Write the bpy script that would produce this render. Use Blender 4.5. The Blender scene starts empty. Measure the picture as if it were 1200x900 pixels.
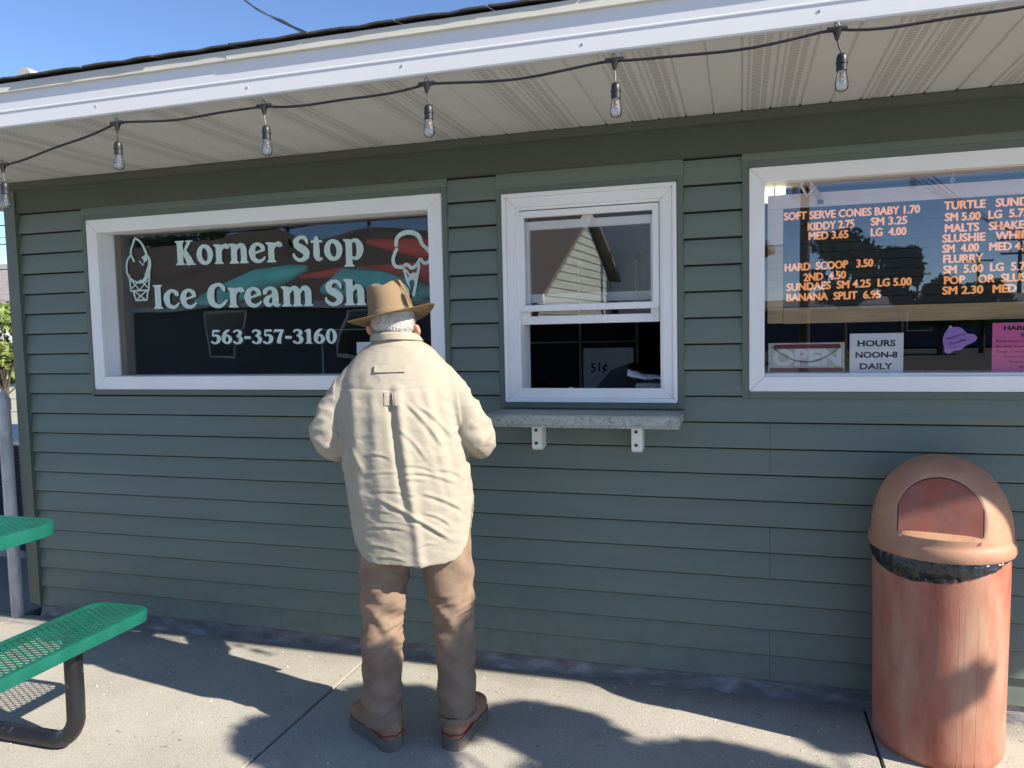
import bpy, bmesh, math, random
import numpy as np
from mathutils import Vector, Matrix, noise as mn
random.seed(7)
R=math.radians; pi=math.pi
C=bpy.context.scene.collection
scene=bpy.context.scene
G=-0.065                                   # pavement level; z=0 is the lowest siding edge, y=0 the wall face

# ------------------------------------------------------------------ camera, sky, sun, exposure
cam=bpy.data.cameras.new('camera'); co=bpy.data.objects.new('camera',cam); C.objects.link(co)
Xr=Vector((0.95799,0.28599,-0.02151)); Xu=Vector((0.00051,0.07329,0.99731)); Xf=Vector((-0.2868,0.95543,-0.07007))
CL=Vector((0,-3.08642,1.38627)); FP=898.4
co.matrix_world=Matrix(((Xr.x,Xu.x,-Xf.x,CL.x),(Xr.y,Xu.y,-Xf.y,CL.y),(Xr.z,Xu.z,-Xf.z,CL.z),(0,0,0,1)))
cam.sensor_width=36; cam.lens=36*FP/1200; cam.clip_start=.05; cam.clip_end=2000
scene.camera=co
SUN_EL=35.5; SUN_DIR=Vector((.970*math.cos(R(SUN_EL)),-.243*math.cos(R(SUN_EL)),math.sin(R(SUN_EL))))  # towards the sun
w=bpy.data.worlds.new('World'); scene.world=w; w.use_nodes=True
nt=w.node_tree; bg=nt.nodes['Background']; sky=nt.nodes.new('ShaderNodeTexSky'); sky.sky_type='NISHITA'; sky.sun_disc=False
sky.sun_elevation=R(SUN_EL); sky.sun_rotation=math.atan2(SUN_DIR.x,SUN_DIR.y); sky.air_density=.58; sky.dust_density=.05; sky.ozone_density=4
nt.links.new(sky.outputs[0],bg.inputs[0]); bg.inputs[1].default_value=.088
sl=bpy.data.lights.new('sun','SUN'); sl.energy=3.15; sl.angle=R(.53); sl.color=(1,.91,.78)
so=bpy.data.objects.new('sun',sl); C.objects.link(so); so.rotation_euler=SUN_DIR.to_track_quat('Z','Y').to_euler()
scene.view_settings.view_transform='Standard'; scene.view_settings.look='None'; scene.view_settings.exposure=1.58; scene.view_settings.gamma=1
scene.view_settings.use_curve_mapping=False
scene.render.engine='CYCLES'; scene.cycles.max_bounces=10; scene.cycles.transparent_max_bounces=16; scene.cycles.use_denoising=True
scene.cycles.sample_clamp_indirect=6

def on(px,py,y=0.0):
    """point of the vertical plane at depth y that the photograph shows at pixel px,py (survey of the facade)"""
    d=(px-600)*Xr-(py-450)*Xu+FP*Xf; t=(y-CL.y)/d.y; return CL+t*d
def onz(px,py,z):
    d=(px-600)*Xr-(py-450)*Xu+FP*Xf; t=(z-CL.z)/d.z; return CL+t*d

# ------------------------------------------------------------------ materials
def mat(name,col,rough=.6,metal=0,var=.12,scale=6,bump=0,bscale=60,col2=None,c2f=.5,stretch=(1,1,1),spec=.5,det=6,c2scale=None,sharp=.2):
    m=bpy.data.materials.new(name); m.use_nodes=True; n=m.node_tree.nodes; l=m.node_tree.links; b=n['Principled BSDF']
    b.inputs['Roughness'].default_value=rough; b.inputs['Metallic'].default_value=metal; b.inputs['Specular IOR Level'].default_value=spec
    tc=n.new('ShaderNodeTexCoord'); mp=n.new('ShaderNodeMapping'); mp.inputs['Scale'].default_value=stretch; l.new(tc.outputs['Object'],mp.inputs[0])
    nz=n.new('ShaderNodeTexNoise'); nz.inputs['Scale'].default_value=scale; nz.inputs['Detail'].default_value=det; l.new(mp.outputs[0],nz.inputs[0])
    rp=n.new('ShaderNodeMapRange'); rp.inputs['From Min'].default_value=.25; rp.inputs['From Max'].default_value=.75
    rp.inputs['To Min'].default_value=1-var; rp.inputs['To Max'].default_value=1+var; l.new(nz.outputs[0],rp.inputs[0])
    base=n.new('ShaderNodeRGB'); base.outputs[0].default_value=(*col,1); src=base.outputs[0]
    if col2:
        n2=n.new('ShaderNodeTexNoise'); n2.inputs['Scale'].default_value=c2scale or scale*.6; n2.inputs['Detail'].default_value=8; n2.inputs['Roughness'].default_value=.65
        l.new(mp.outputs[0],n2.inputs[0]); mr=n.new('ShaderNodeMapRange'); mr.inputs['From Min'].default_value=c2f-sharp/2; mr.inputs['From Max'].default_value=c2f+sharp/2
        l.new(n2.outputs[0],mr.inputs[0]); mx=n.new('ShaderNodeMix'); mx.data_type='RGBA'; l.new(mr.outputs[0],mx.inputs[0]); l.new(src,mx.inputs[6]); mx.inputs[7].default_value=(*col2,1); src=mx.outputs[2]
    vm=n.new('ShaderNodeVectorMath'); vm.operation='SCALE'; l.new(src,vm.inputs[0]); l.new(rp.outputs[0],vm.inputs['Scale']); l.new(vm.outputs[0],b.inputs['Base Color'])
    if bump:
        nb=n.new('ShaderNodeTexNoise'); nb.inputs['Scale'].default_value=bscale; nb.inputs['Detail'].default_value=5; l.new(mp.outputs[0],nb.inputs[0])
        bp=n.new('ShaderNodeBump'); bp.inputs['Strength'].default_value=1; bp.inputs['Distance'].default_value=bump; l.new(nb.outputs[0],bp.inputs['Height']); l.new(bp.outputs[0],b.inputs['Normal'])
    return m
def glass(name,refl=.13,tint=(.985,.99,.99),rough=0.0,bump=0,bscale=3):
    m=bpy.data.materials.new(name); m.use_nodes=True; n=m.node_tree.nodes; l=m.node_tree.links
    for x in list(n): n.remove(x)
    o=n.new('ShaderNodeOutputMaterial'); t=n.new('ShaderNodeBsdfTransparent'); t.inputs[0].default_value=(*tint,1)
    g=n.new('ShaderNodeBsdfGlossy'); g.inputs['Roughness'].default_value=rough; fr=n.new('ShaderNodeLayerWeight'); fr.inputs[0].default_value=.15
    mr=n.new('ShaderNodeMapRange'); mr.inputs['To Min'].default_value=refl; mr.inputs['To Max'].default_value=1; l.new(fr.outputs['Fresnel'],mr.inputs[0])
    mx=n.new('ShaderNodeMixShader'); l.new(mr.outputs[0],mx.inputs[0]); l.new(t.outputs[0],mx.inputs[1]); l.new(g.outputs[0],mx.inputs[2]); l.new(mx.outputs[0],o.inputs[0])
    if bump:
        tc=n.new('ShaderNodeTexCoord'); nb=n.new('ShaderNodeTexNoise'); nb.inputs['Scale'].default_value=bscale; nb.inputs['Detail'].default_value=1; l.new(tc.outputs['Object'],nb.inputs[0])
        bp=n.new('ShaderNodeBump'); bp.inputs['Strength'].default_value=1; bp.inputs['Distance'].default_value=bump; l.new(nb.outputs[0],bp.inputs['Height']); l.new(bp.outputs[0],g.inputs['Normal'])
    return m
M={}
M['siding']=mat('siding_vinyl',(.158,.198,.166),.50,var=.07,scale=3,bump=.0007,bscale=40,stretch=(.25,1,5),spec=.4,col2=(.180,.214,.182),c2f=.60,c2scale=2.2,sharp=.3)
M['trimg']=mat('green_trim',(.130,.158,.128),.5,var=.05,scale=4,spec=.4)
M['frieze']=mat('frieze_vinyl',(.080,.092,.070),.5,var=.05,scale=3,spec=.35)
M['white']=mat('white_vinyl',(.90,.90,.89),.42,var=.035,scale=5,bump=.0002,bscale=60)
M['fascia']=mat('white_aluminium',(.66,.67,.68),.38,var=.03,scale=2,bump=.0012,bscale=5,stretch=(.5,1,1))
M['drip']=mat('cream_drip_edge',(.55,.53,.46),.5,var=.12,scale=9,col2=(.35,.31,.25),c2f=.68,stretch=(.4,1,2))
M['shingle']=mat('asphalt_shingle',(.055,.052,.05),.95,var=.5,scale=90,bump=.002,bscale=250)
M['brownshingle']=mat('brown_shingle',(.20,.165,.14),.95,var=.35,scale=20,bump=.004,bscale=90)
M['greyshingle']=mat('grey_shingle',(.22,.20,.20),.95,var=.3,scale=14,bump=.004,bscale=90)
M['foundation']=mat('old_concrete',(.16,.155,.15),.9,var=.35,scale=9,bump=.008,bscale=26,col2=(.30,.30,.30),c2f=.56,stretch=(1,1,3),c2scale=6)
M['joint']=mat('joint_dirt_gap_shade',(.03,.028,.025),.95)
M['black']=mat('black_plastic',(.02,.02,.022),.42,var=.2,scale=20)
M['cable']=mat('black_rubber',(.014,.014,.015),.55)
M['greywire']=mat('worn_lead',(.16,.15,.14),.5,metal=.3)
M['brass']=mat('filament_brass',(.75,.45,.12),.3,metal=.8)
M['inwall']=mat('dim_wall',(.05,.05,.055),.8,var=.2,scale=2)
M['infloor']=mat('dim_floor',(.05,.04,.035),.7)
M['wood']=mat('varnished_wood',(.52,.36,.19),.5,var=.2,scale=10,stretch=(.6,4,9),bump=.0004,bscale=30)
M['darkwood']=mat('dark_stained_wood',(.17,.12,.07),.6,var=.25,scale=10,stretch=(4,4,.6))
M['paleboard']=mat('pale_board',(.85,.70,.62),.7,var=.08,scale=8,stretch=(.5,1,6),bump=.001,bscale=20)
M['menublack']=mat('letter_board_black',(.008,.010,.014),.55,var=.2,scale=30)
M['orange']=mat('menu_letter_orange',(.95,.44,.17),.5,var=.03)
for a_,b_ in (('Emission Color',(1,.42,.14,1)),('Emission Strength',.16)): M['orange'].node_tree.nodes['Principled BSDF'].inputs[a_].default_value=b_   # glow put into the letter colour to brighten the letters
M['mint']=mat('mint_letter_paint',(.62,.76,.70),.5,var=.04,scale=20)
M['shadowprint']=mat('dark_letter_edge',(.01,.012,.015),.6)
M['paper']=mat('white_paper',(.90,.90,.92),.6,var=.02)
M['pink']=mat('pink_paper',(.85,.16,.42),.6,var=.03)
M['purple']=mat('purple_paper',(.50,.26,.72),.7,var=.05)
M['ink']=mat('black_ink',(.012,.012,.016),.6)
M['dimink']=mat('faded_ink',(.30,.05,.13),.6)
M['signface']=mat('faded_sign_face',(.62,.62,.55),.6,var=.15,scale=12,col2=(.36,.34,.30),c2f=.6)
M['signletter']=mat('sign_letter_white',(.80,.84,.86),.5)
M['signred']=mat('sign_dark_red',(.20,.02,.03),.5)
M['teal']=mat('teal_fabric',(.02,.50,.48),.6,var=.25,scale=6,bump=.004,bscale=12)
M['redfab']=mat('red_fabric',(.75,.05,.05),.6,var=.2,scale=6,bump=.004,bscale=12)
M['granite']=mat('speckled_laminate',(.40,.42,.38),.45,var=.25,scale=110,col2=(.24,.26,.24),c2f=.56,c2scale=70,bump=.0004,bscale=90,sharp=.12)
M['green']=mat('green_coated_steel',(.007,.110,.078),.42,var=.22,scale=9,bump=.0005,bscale=70,col2=(.12,.30,.24),c2f=.71,c2scale=26,sharp=.05)
M['tube']=mat('black_powder_coated_tube',(.012,.012,.016),.4,var=.3,scale=12,col2=(.10,.10,.11),c2f=.64,c2scale=22,sharp=.08)
M['galv']=mat('galvanised_steel',(.55,.55,.56),.5,metal=.1,var=.2,scale=9,col2=(.28,.27,.26),c2f=.55,stretch=(2,2,.5))
M['bag']=mat('black_bin_liner',(.010,.010,.013),.22,var=.2,scale=20,bump=.012,bscale=22,spec=.8)
M['lid']=mat('faded_tan_plastic',(.46,.275,.165),.55,var=.2,scale=7,col2=(.42,.15,.10),c2f=.56,c2scale=3.2,bump=.0008,bscale=60,sharp=.35)
M['flap']=mat('faded_red_plastic',(.27,.135,.10),.6,var=.25,scale=9,col2=(.34,.075,.045),c2f=.50,c2scale=5,bump=.0006,bscale=60,sharp=.3)
M['can']=mat('weathered_red_plastic',(.43,.115,.07),.6,var=.25,scale=9,col2=(.38,.225,.15),c2f=.5,c2scale=4.5,stretch=(1.3,1.3,.45),bump=.0008,bscale=70,sharp=.3)
M['skin']=mat('skin',(.55,.26,.19),.5,var=.1,scale=12,bump=.0004,bscale=90,col2=(.62,.32,.24),c2f=.5)
M['hair']=mat('white_hair',(.60,.58,.55),.6,var=.30,scale=60,bump=.004,bscale=85,stretch=(1.6,1.6,.3))
M['hat']=mat('tan_felt',(.235,.165,.10),.95,var=.07,scale=8,bump=.0006,bscale=250,spec=.15)
M['hatband']=mat('brown_felt_band',(.22,.15,.09),.9,var=.1,scale=20)
M['shirt']=mat('cream_canvas',(.36,.328,.265),.9,var=.05,scale=9,bump=.0032,bscale=20,stretch=(1,1,1.6),spec=.12)
M['shirtdk']=mat('cream_canvas_seam',(.31,.28,.225),.9,var=.05,scale=30,spec=.15)
M['jeans']=mat('tan_denim',(.275,.195,.138),.9,var=.12,scale=14,bump=.0025,bscale=26,stretch=(1,1,1.2),spec=.15,col2=(.215,.15,.108),c2f=.56)
M['boot']=mat('brown_suede',(.34,.19,.115),.9,var=.22,scale=18,bump=.001,bscale=120,spec=.2)
M['sole']=mat('grey_rubber_sole',(.15,.13,.105),.8,var=.2,scale=30)
M['stripe']=mat('red_stripe',(.28,.02,.025),.6)
M['leaf']=mat('leaf_green',(.07,.12,.03),.6,var=.5,scale=2.5)
M['leafl']=mat('leaf_light_green',(.16,.22,.05),.6,var=.4,scale=5)
M['bark']=mat('bark',(.10,.08,.06),.95,var=.3,scale=9,bump=.01,bscale=20)
M['cream']=mat('cream_siding',(.62,.60,.50),.6,var=.05,scale=3)
M['housew']=mat('white_siding',(.66,.66,.62),.6,var=.05,scale=3)
M['paleend']=mat('pale_green_siding',(.46,.50,.44),.6,var=.05,scale=3)
M['housedk']=mat('slate_gable',(.10,.11,.13),.7)
M['ac']=mat('dark_grey_fin',(.075,.078,.09),.5,metal=.3,var=.1)
M['asphalt']=mat('asphalt',(.055,.055,.057),.95,var=.25,scale=40,bump=.004,bscale=160)
M['grass']=mat('lawn_grass',(.06,.10,.025),.95,var=.4,scale=3,bump=.02,bscale=40)
M['pole']=mat('pole_timber',(.09,.065,.045),.9,var=.2,scale=5,stretch=(1,1,.2))
M['win']=mat('dark_window',(.02,.025,.03),.1,spec=.8)
M['glass1']=glass('vinyl_window_glass',.055,bump=.012,bscale=1.6)
M['glass2']=glass('sash_glass',.075)
M['glass3']=glass('menu_window_glass',.088)
M['glassbulb']=glass('bulb_glass',.22,tint=(.97,.97,.97))
M['insect']=mat('cream_inner_frame',(.55,.55,.53),.5)

def concrete():
    m=bpy.data.materials.new('broom_concrete'); m.use_nodes=True; n=m.node_tree.nodes; l=m.node_tree.links; b=n['Principled BSDF']
    b.inputs['Roughness'].default_value=.92; b.inputs['Specular IOR Level'].default_value=.25
    tc=n.new('ShaderNodeTexCoord')
    def nz(s,d,r=.6):
        x=n.new('ShaderNodeTexNoise'); x.inputs['Scale'].default_value=s; x.inputs['Detail'].default_value=d; x.inputs['Roughness'].default_value=r; l.new(tc.outputs['Object'],x.inputs[0]); return x.outputs[0]
    def mr(i,a,b_,c,d):
        x=n.new('ShaderNodeMapRange'); x.inputs[1].default_value=a; x.inputs[2].default_value=b_; x.inputs[3].default_value=c; x.inputs[4].default_value=d; l.new(i,x.inputs[0]); return x.outputs[0]
    def mul(a,b_):
        x=n.new('ShaderNodeMath'); x.operation='MULTIPLY'; l.new(a,x.inputs[0]); l.new(b_,x.inputs[1]); return x.outputs[0]
    v=mul(mul(mr(nz(1.6,6),.3,.7,.84,1.12),mr(nz(210,3),.3,.7,.80,1.2)),mr(nz(17,6,.7),.62,.76,1,.72))
    v=mul(v,mr(nz(5.5,8,.75),.60,.68,1,.80)); v=mul(v,mr(nz(38,2,.5),.70,.74,1,.60))
    geo=n.new('ShaderNodeNewGeometry'); sp=n.new('ShaderNodeSeparateXYZ'); l.new(geo.outputs['Position'],sp.inputs[0])
    add=n.new('ShaderNodeMath'); add.operation='ADD'; l.new(sp.outputs[1],add.inputs[0]); l.new(mr(nz(4,5),.2,.8,-.09,.09),add.inputs[1])
    v=mul(v,mr(add.outputs[0],-.20,.0,1,.62))          # grime washed against the wall foot
    vm=n.new('ShaderNodeVectorMath'); vm.operation='SCALE'; vm.inputs[0].default_value=(.43,.405,.35); l.new(v,vm.inputs['Scale']); l.new(vm.outputs[0],b.inputs['Base Color'])
    bp=n.new('ShaderNodeBump'); bp.inputs['Distance'].default_value=.0035; bp.inputs['Strength'].default_value=.9; l.new(nz(150,4,.7),bp.inputs['Height']); l.new(bp.outputs[0],b.inputs['Normal'])
    return m
def splash(m):
    # dried rain splash and grime low on the wall
    n=m.node_tree.nodes; l=m.node_tree.links; b=n['Principled BSDF']; old=b.inputs['Base Color'].links[0].from_socket
    g=n.new('ShaderNodeNewGeometry'); s1=n.new('ShaderNodeSeparateXYZ'); l.new(g.outputs['Position'],s1.inputs[0])
    nz=n.new('ShaderNodeTexNoise'); nz.inputs['Scale'].default_value=14; nz.inputs['Detail'].default_value=8; nz.inputs['Roughness'].default_value=.7; l.new(g.outputs['Position'],nz.inputs[0])
    h=n.new('ShaderNodeMapRange'); h.inputs[1].default_value=0; h.inputs[2].default_value=.32; h.inputs[3].default_value=.55; h.inputs[4].default_value=0; l.new(s1.outputs[2],h.inputs[0])
    k=n.new('ShaderNodeMapRange'); k.inputs[1].default_value=.45; k.inputs[2].default_value=.70; l.new(nz.outputs[0],k.inputs[0])
    f=n.new('ShaderNodeMath'); f.operation='MULTIPLY'; l.new(h.outputs[0],f.inputs[0]); l.new(k.outputs[0],f.inputs[1])
    mx=n.new('ShaderNodeMix'); mx.data_type='RGBA'; l.new(f.outputs[0],mx.inputs[0]); l.new(old,mx.inputs[6]); mx.inputs[7].default_value=(.11,.105,.09,1); l.new(mx.outputs[2],b.inputs['Base Color'])
splash(M['siding'])
M['concrete']=concrete()
def soffit_mat():
    m=mat('soffit_vinyl',(.63,.63,.595),.55,var=.03,scale=3,spec=.3); n=m.node_tree.nodes; l=m.node_tree.links; b=n['Principled BSDF']
    tc=n.new('ShaderNodeTexCoord'); sp=n.new('ShaderNodeSeparateXYZ'); l.new(tc.outputs['Object'],sp.inputs[0])
    def ma(op,a,b_=None):
        x=n.new('ShaderNodeMath'); x.operation=op
        for i,v in enumerate([a,b_]):
            if v is None: continue
            if isinstance(v,(int,float)): x.inputs[i].default_value=v
            else: l.new(v,x.inputs[i])
        return x.outputs[0]
    X=sp.outputs[0]; Y=sp.outputs[1]
    # panels are 0.4064 wide in groups of four ribs, ribs 0 and 1 carry rows of punched slots
    fx=ma('MULTIPLY',ma('FRACT',ma('DIVIDE',ma('ADD',X,100*.4064),.4064)),.4064)
    rib=ma('LESS_THAN',fx,.2032); inrib=ma('MULTIPLY',ma('FRACT',ma('DIVIDE',fx,.1016)),.1016)
    mid=ma('MULTIPLY',ma('GREATER_THAN',inrib,.018),ma('LESS_THAN',inrib,.084))
    sx=ma('LESS_THAN',ma('FRACT',ma('DIVIDE',ma('ADD',inrib,.001),.0340)),.80); sy=ma('LESS_THAN',ma('FRACT',ma('DIVIDE',ma('ADD',Y,10),.0150)),.38)
    hole=ma('MULTIPLY',ma('MULTIPLY',rib,mid),ma('MULTIPLY',sx,sy))
    old=b.inputs['Base Color'].links[0].from_socket; mx=n.new('ShaderNodeMix'); mx.data_type='RGBA'; l.new(hole,mx.inputs[0]); l.new(old,mx.inputs[6]); mx.inputs[7].default_value=(.27,.26,.23,1); l.new(mx.outputs[2],b.inputs['Base Color'])
    return m
M['soffit']=soffit_mat()

# ------------------------------------------------------------------ mesh helpers
class MB:
    def __init__(s): s.v=[]; s.f=[]
    def add(s,vs,fs): o=len(s.v); s.v+= [tuple(x) for x in vs]; s.f+=[tuple(i+o for i in f) for f in fs]; return s
    def box(s,x0,x1,y0,y1,z0,z1):
        return s.add([(x0,y0,z0),(x1,y0,z0),(x1,y1,z0),(x0,y1,z0),(x0,y0,z1),(x1,y0,z1),(x1,y1,z1),(x0,y1,z1)],[(0,3,2,1),(4,5,6,7),(0,1,5,4),(1,2,6,5),(2,3,7,6),(3,0,4,7)])
    def prism(s,poly,a,b,ax='y'):
        """polygon extruded from a to b along an axis. ax y: poly is (x,z); ax x: poly is (y,z); ax z: (x,y)"""
        n=len(poly)
        def P(p,t): return (p[0],t,p[1]) if ax=='y' else ((t,p[0],p[1]) if ax=='x' else (p[0],p[1],t))
        return s.add([P(p,a) for p in poly]+[P(p,b) for p in poly],[tuple(range(n))[::-1],tuple(range(n,2*n))]+[(i,(i+1)%n,(i+1)%n+n,i+n) for i in range(n)])
    def tube(s,pts,r,n=8,cap=True):
        pts=[Vector(p) for p in pts]; rs=r if isinstance(r,(list,tuple)) else [r]*len(pts); o=len(s.v); up=None
        for i,p in enumerate(pts):
            d=(pts[min(i+1,len(pts)-1)]-pts[max(i-1,0)]).normalized()
            if up is None: up=d.orthogonal().normalized()
            else: up=(up-d*up.dot(d)); up=up.normalized() if up.length>1e-6 else d.orthogonal().normalized()
            q=d.cross(up)
            for k in range(n):
                a=2*pi*k/n; s.v.append(tuple(p+(up*math.cos(a)+q*math.sin(a))*rs[i]))
        for i in range(len(pts)-1):
            for k in range(n):
                a=o+i*n+k; b=o+i*n+(k+1)%n; s.f.append((a,b,b+n,a+n))
        if cap: s.f.append(tuple(o+k for k in range(n))[::-1]); s.f.append(tuple(o+(len(pts)-1)*n+k for k in range(n)))
        return s
    def lathe(s,prof,cx=0,cy=0,n=24):
        o=len(s.v)
        for r,z in prof:
            for k in range(n): a=2*pi*k/n; s.v.append((cx+r*math.cos(a),cy+r*math.sin(a),z))
        for i in range(len(prof)-1):
            for k in range(n): a=o+i*n+k; b=o+i*n+(k+1)%n; s.f.append((a,b,b+n,a+n))
        s.f.append(tuple(o+k for k in range(n))[::-1]); s.f.append(tuple(o+(len(prof)-1)*n+k for k in range(n)))
        return s
    def loft(s,rings):
        """rings: lists of n points each"""
        o=len(s.v); n=len(rings[0])
        for r in rings: s.v+=[tuple(p) for p in r]
        for i in range(len(rings)-1):
            for k in range(n): a=o+i*n+k; b=o+i*n+(k+1)%n; s.f.append((a,b,b+n,a+n))
        s.f.append(tuple(o+k for k in range(n))[::-1]); s.f.append(tuple(o+(len(rings)-1)*n+k for k in range(n)))
        return s
    def build(s,name,m,parent=None,smooth=False,bevel=0,loc=None):
        me=bpy.data.meshes.new(name); me.from_pydata(s.v,[],s.f); me.update()
        bm=bmesh.new(); bm.from_mesh(me)
        if len(s.f)<20000: bmesh.ops.recalc_face_normals(bm,faces=bm.faces)
        if bevel: bmesh.ops.bevel(bm,geom=[e for e in bm.edges if e.calc_face_angle(0)>.6],offset=bevel,segments=2,affect='EDGES')
        bm.to_mesh(me); bm.free()
        me.materials.append(m if not isinstance(m,str) else M[m])
        if smooth:
            me.polygons.foreach_set('use_smooth',[True]*len(me.polygons))
            try: me.set_sharp_from_angle(angle=R(40))
            except Exception: pass
        o=bpy.data.objects.new(name,me); C.objects.link(o)
        if parent: o.parent=parent
        if loc: o.location=loc
        return o
def thing(name,label,cat,loc=(0,0,0),rz=0,group=None):
    o=bpy.data.objects.new(name,None); o.empty_display_size=.1; C.objects.link(o); o.location=loc; o.rotation_euler=(0,0,rz)
    o['label']=label; o['category']=cat
    if group: o['group']=group
    return o
def tag(o,label,cat,group=None):
    o['label']=label; o['category']=cat
    if group: o['group']=group
    return o
def struct(o): o['kind']='structure'; return o
def part(src,parent,loc=(0,0,0),name=None):
    c=src.copy(); C.objects.link(c); c.parent=parent; c.location=loc
    return c
def text_mesh(body,size,offset=0,extrude=.0008,spacing=1):
    cu=bpy.data.curves.new('t','FONT'); cu.body=body; cu.size=size; cu.offset=offset; cu.extrude=extrude; cu.space_character=spacing; cu.resolution_u=3
    o=bpy.data.objects.new('t',cu); C.objects.link(o); dg=bpy.context.evaluated_depsgraph_get(); dg.update()
    me=bpy.data.meshes.new_from_object(o.evaluated_get(dg)); bpy.data.objects.remove(o); return me
def text(body,a,b,cap,y,m,parent,name='lettering',bold=.03,extrude=.0006,double=0):
    """one line of letters: a=(x,z) start of the baseline, b=(x,z) its end, cap= capital height in metres, set at depth y"""
    me=text_mesh(body,1,bold,extrude/cap*.7,1.0); vs=np.empty(len(me.vertices)*3); me.vertices.foreach_get('co',vs); vs=vs.reshape(-1,3)
    x0,x1=vs[:,0].min(),vs[:,0].max(); h=.73
    vs[:,0]=(vs[:,0]-x0)/(x1-x0); X=a[0]+(b[0]-a[0])*vs[:,0]; Z=a[1]+(b[1]-a[1])*vs[:,0]+vs[:,1]/h*cap; Y=y-vs[:,2]*cap/.7
    me.vertices.foreach_set('co',np.stack([X,Y,Z],1).ravel()); me.update()
    if double:      # heavier strokes: the outline laid down four times, a hair apart
        bm=bmesh.new()
        for k,(dx,dz) in enumerate(((-1,0),(1,0),(0,.7),(0,-.7))):
            m2=me.copy(); m2.transform(Matrix.Translation((dx*double,-.0003*k,dz*double))); bm.from_mesh(m2); bpy.data.meshes.remove(m2)
        bm.to_mesh(me); bm.free()
    me.materials.clear(); me.materials.append(M[m]); o=bpy.data.objects.new(name,me); C.objects.link(o); o.parent=parent; return o

# ------------------------------------------------------------------ ground
def sheet(name,x0,x1,y0,y1,z,m):
    return struct(MB().add([(x0,y0,z),(x1,y0,z),(x1,y1,z),(x0,y1,z)],[(0,1,2,3)]).build(name,m))
sheet('ground',-400,400,-400,400,G-.16,'grass')
sheet('road',-140,140,-70,-15.5,G-.12,'asphalt')
pave=bpy.data.objects.new('pavement',None); C.objects.link(pave); struct(pave)
MB().box(-16,17,-15.4,9,G-.15,G-.03).build('slab_bed','joint',pave)
JX=[-1.607-2.05*5-4,-1.607-2.05*4,-1.607-2.05*3,-1.607-4.1,-3.657,-1.607,.443,.443+2.05,.443+4.1,.443+6.15,.443+10,.443+16]; xs=JX
for i in range(len(xs)-1):
    for (y0,y1) in ((-15.3,-10.5),(-10.5,-6.4),(-6.4,-4.35),(-4.35,-2.3),(-2.3,-.012),(-.012,2.4)):
        if y0>-.1 and xs[i+1]>-3.6 and xs[i]<3.4: continue
        MB().box(xs[i]+.005,xs[i+1]-.005,y0+.005,y1-.005,G-.12,G).build('paving_slab','concrete',pave,bevel=.003)
MB().box(-9.2,-3.75,2.41,8.9,G-.12,G-.002).build('paving_slab','concrete',pave)

gr=random.Random(31); gm_=MB()
for _ in range(170):
    x=gr.uniform(-3.4,1.1); y=-abs(gr.gauss(0,.35))-.02 if gr.random()<.6 else gr.uniform(-1.3,-.05); r=gr.uniform(.0012,.0038); zt=G+r*.5
    gm_.loft([[(x+r*gr.uniform(.7,1.3)*math.cos(a),y+r*gr.uniform(.7,1.3)*math.sin(a),zt+dz) for a in [2*pi*k/5 for k in range(5)]] for dz in (-r*.5,r*.3)])
g_=gm_.build('grit','paleboard'); tag(g_,'scattered pale grit and crumbs on the pavement along the wall','grit'); g_['kind']='stuff'
# ------------------------------------------------------------------ the shop
P=.1016; XL=-3.54; XR=3.35; ZT=2.18; DEP=.84; EX0=-4.33; EX1=3.75
shop=thing('ice_cream_shop','low shop clad in dark green horizontal siding with white framed windows and white eave','building',(XL,0,G))
inv=Matrix.Translation((-XL,0,-G))
def sp(mb,name,m,parent=None,**k):
    """part of the shop, given in world coordinates"""
    o=mb.build(name,m,None,**k); o.parent=parent or shop; 
    if parent is None: o.matrix_parent_inverse=inv
    return o
W1=(-3.10,-1.217,1.135,1.971); W2=(-.948,-.241,1.087,1.944); W3=(.028,2.35,1.132,1.975)
T=.026                                     # green channel round the windows
holes=[(a-T,b+T,c-T,d+T) for a,b,c,d in (W1,W2,W3)]
holes[1]=(W2[0]-T,W2[1]+T,1.058,W2[3]+T)
# siding: every panel has two laps; panels are cut round the windows and butt at staggered joints
def lap(mb,x0,x1,z0,z1):
    k=(z1-z0)/P; t=.0195; g=.0085 if k>.9 else 0  # board stops short of the next lap to deepen its shade line
    mb.prism([(.001,z0),(-t+.003,z0),(-t+.001,z0-.002),(-t-.001,z0),(-t-.0006,z0+.003),(-t+.0155*k,z1-g),(.001,z1-g)],x0,x1,'x')
nrow=11
for r in range(nrow):
    za=r*2*P; cuts=[XL+.012,XR]
    cuts+= [[.105],[-1.32,1.6],[.105,2.2],[-1.32],[.105],[-1.30],[1.5],[-2.2],[],[],[]][r]
    cuts=sorted(cuts)
    segs=[]
    for c0,c1 in zip(cuts[:-1],cuts[1:]): segs.append((c0+.0006,c1-.0006))
    for (s0,s1) in segs:
        # split into runs by what the windows leave
        xsplit=sorted({s0,s1}|{x for h in holes for x in (h[0],h[1]) if s0<x<s1 and h[2]<za+2*P and h[3]>za})
        for x0,x1 in zip(xsplit[:-1],xsplit[1:]):
            mb=MB(); xm=(x0+x1)/2; n=0
            for c in (0,1):
                z0=za+c*P; z1=min(z0+P,2.04)
                if z1-z0<.01: continue
                hs=[h for h in holes if h[0]<xm<h[1]]
                lo,hi=z0,z1
                for h in hs:
                    if h[2]<=lo and h[3]>=hi: lo=hi
                    elif h[2]<hi and h[2]>lo: hi=h[2]
                    elif h[3]>lo and h[3]<hi: lo=h[3]
                if hi-lo>.006: lap(mb,x0,x1,lo,hi-.0004); n+=1
            if n: sp(mb,'siding_panel','siding')
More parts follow.
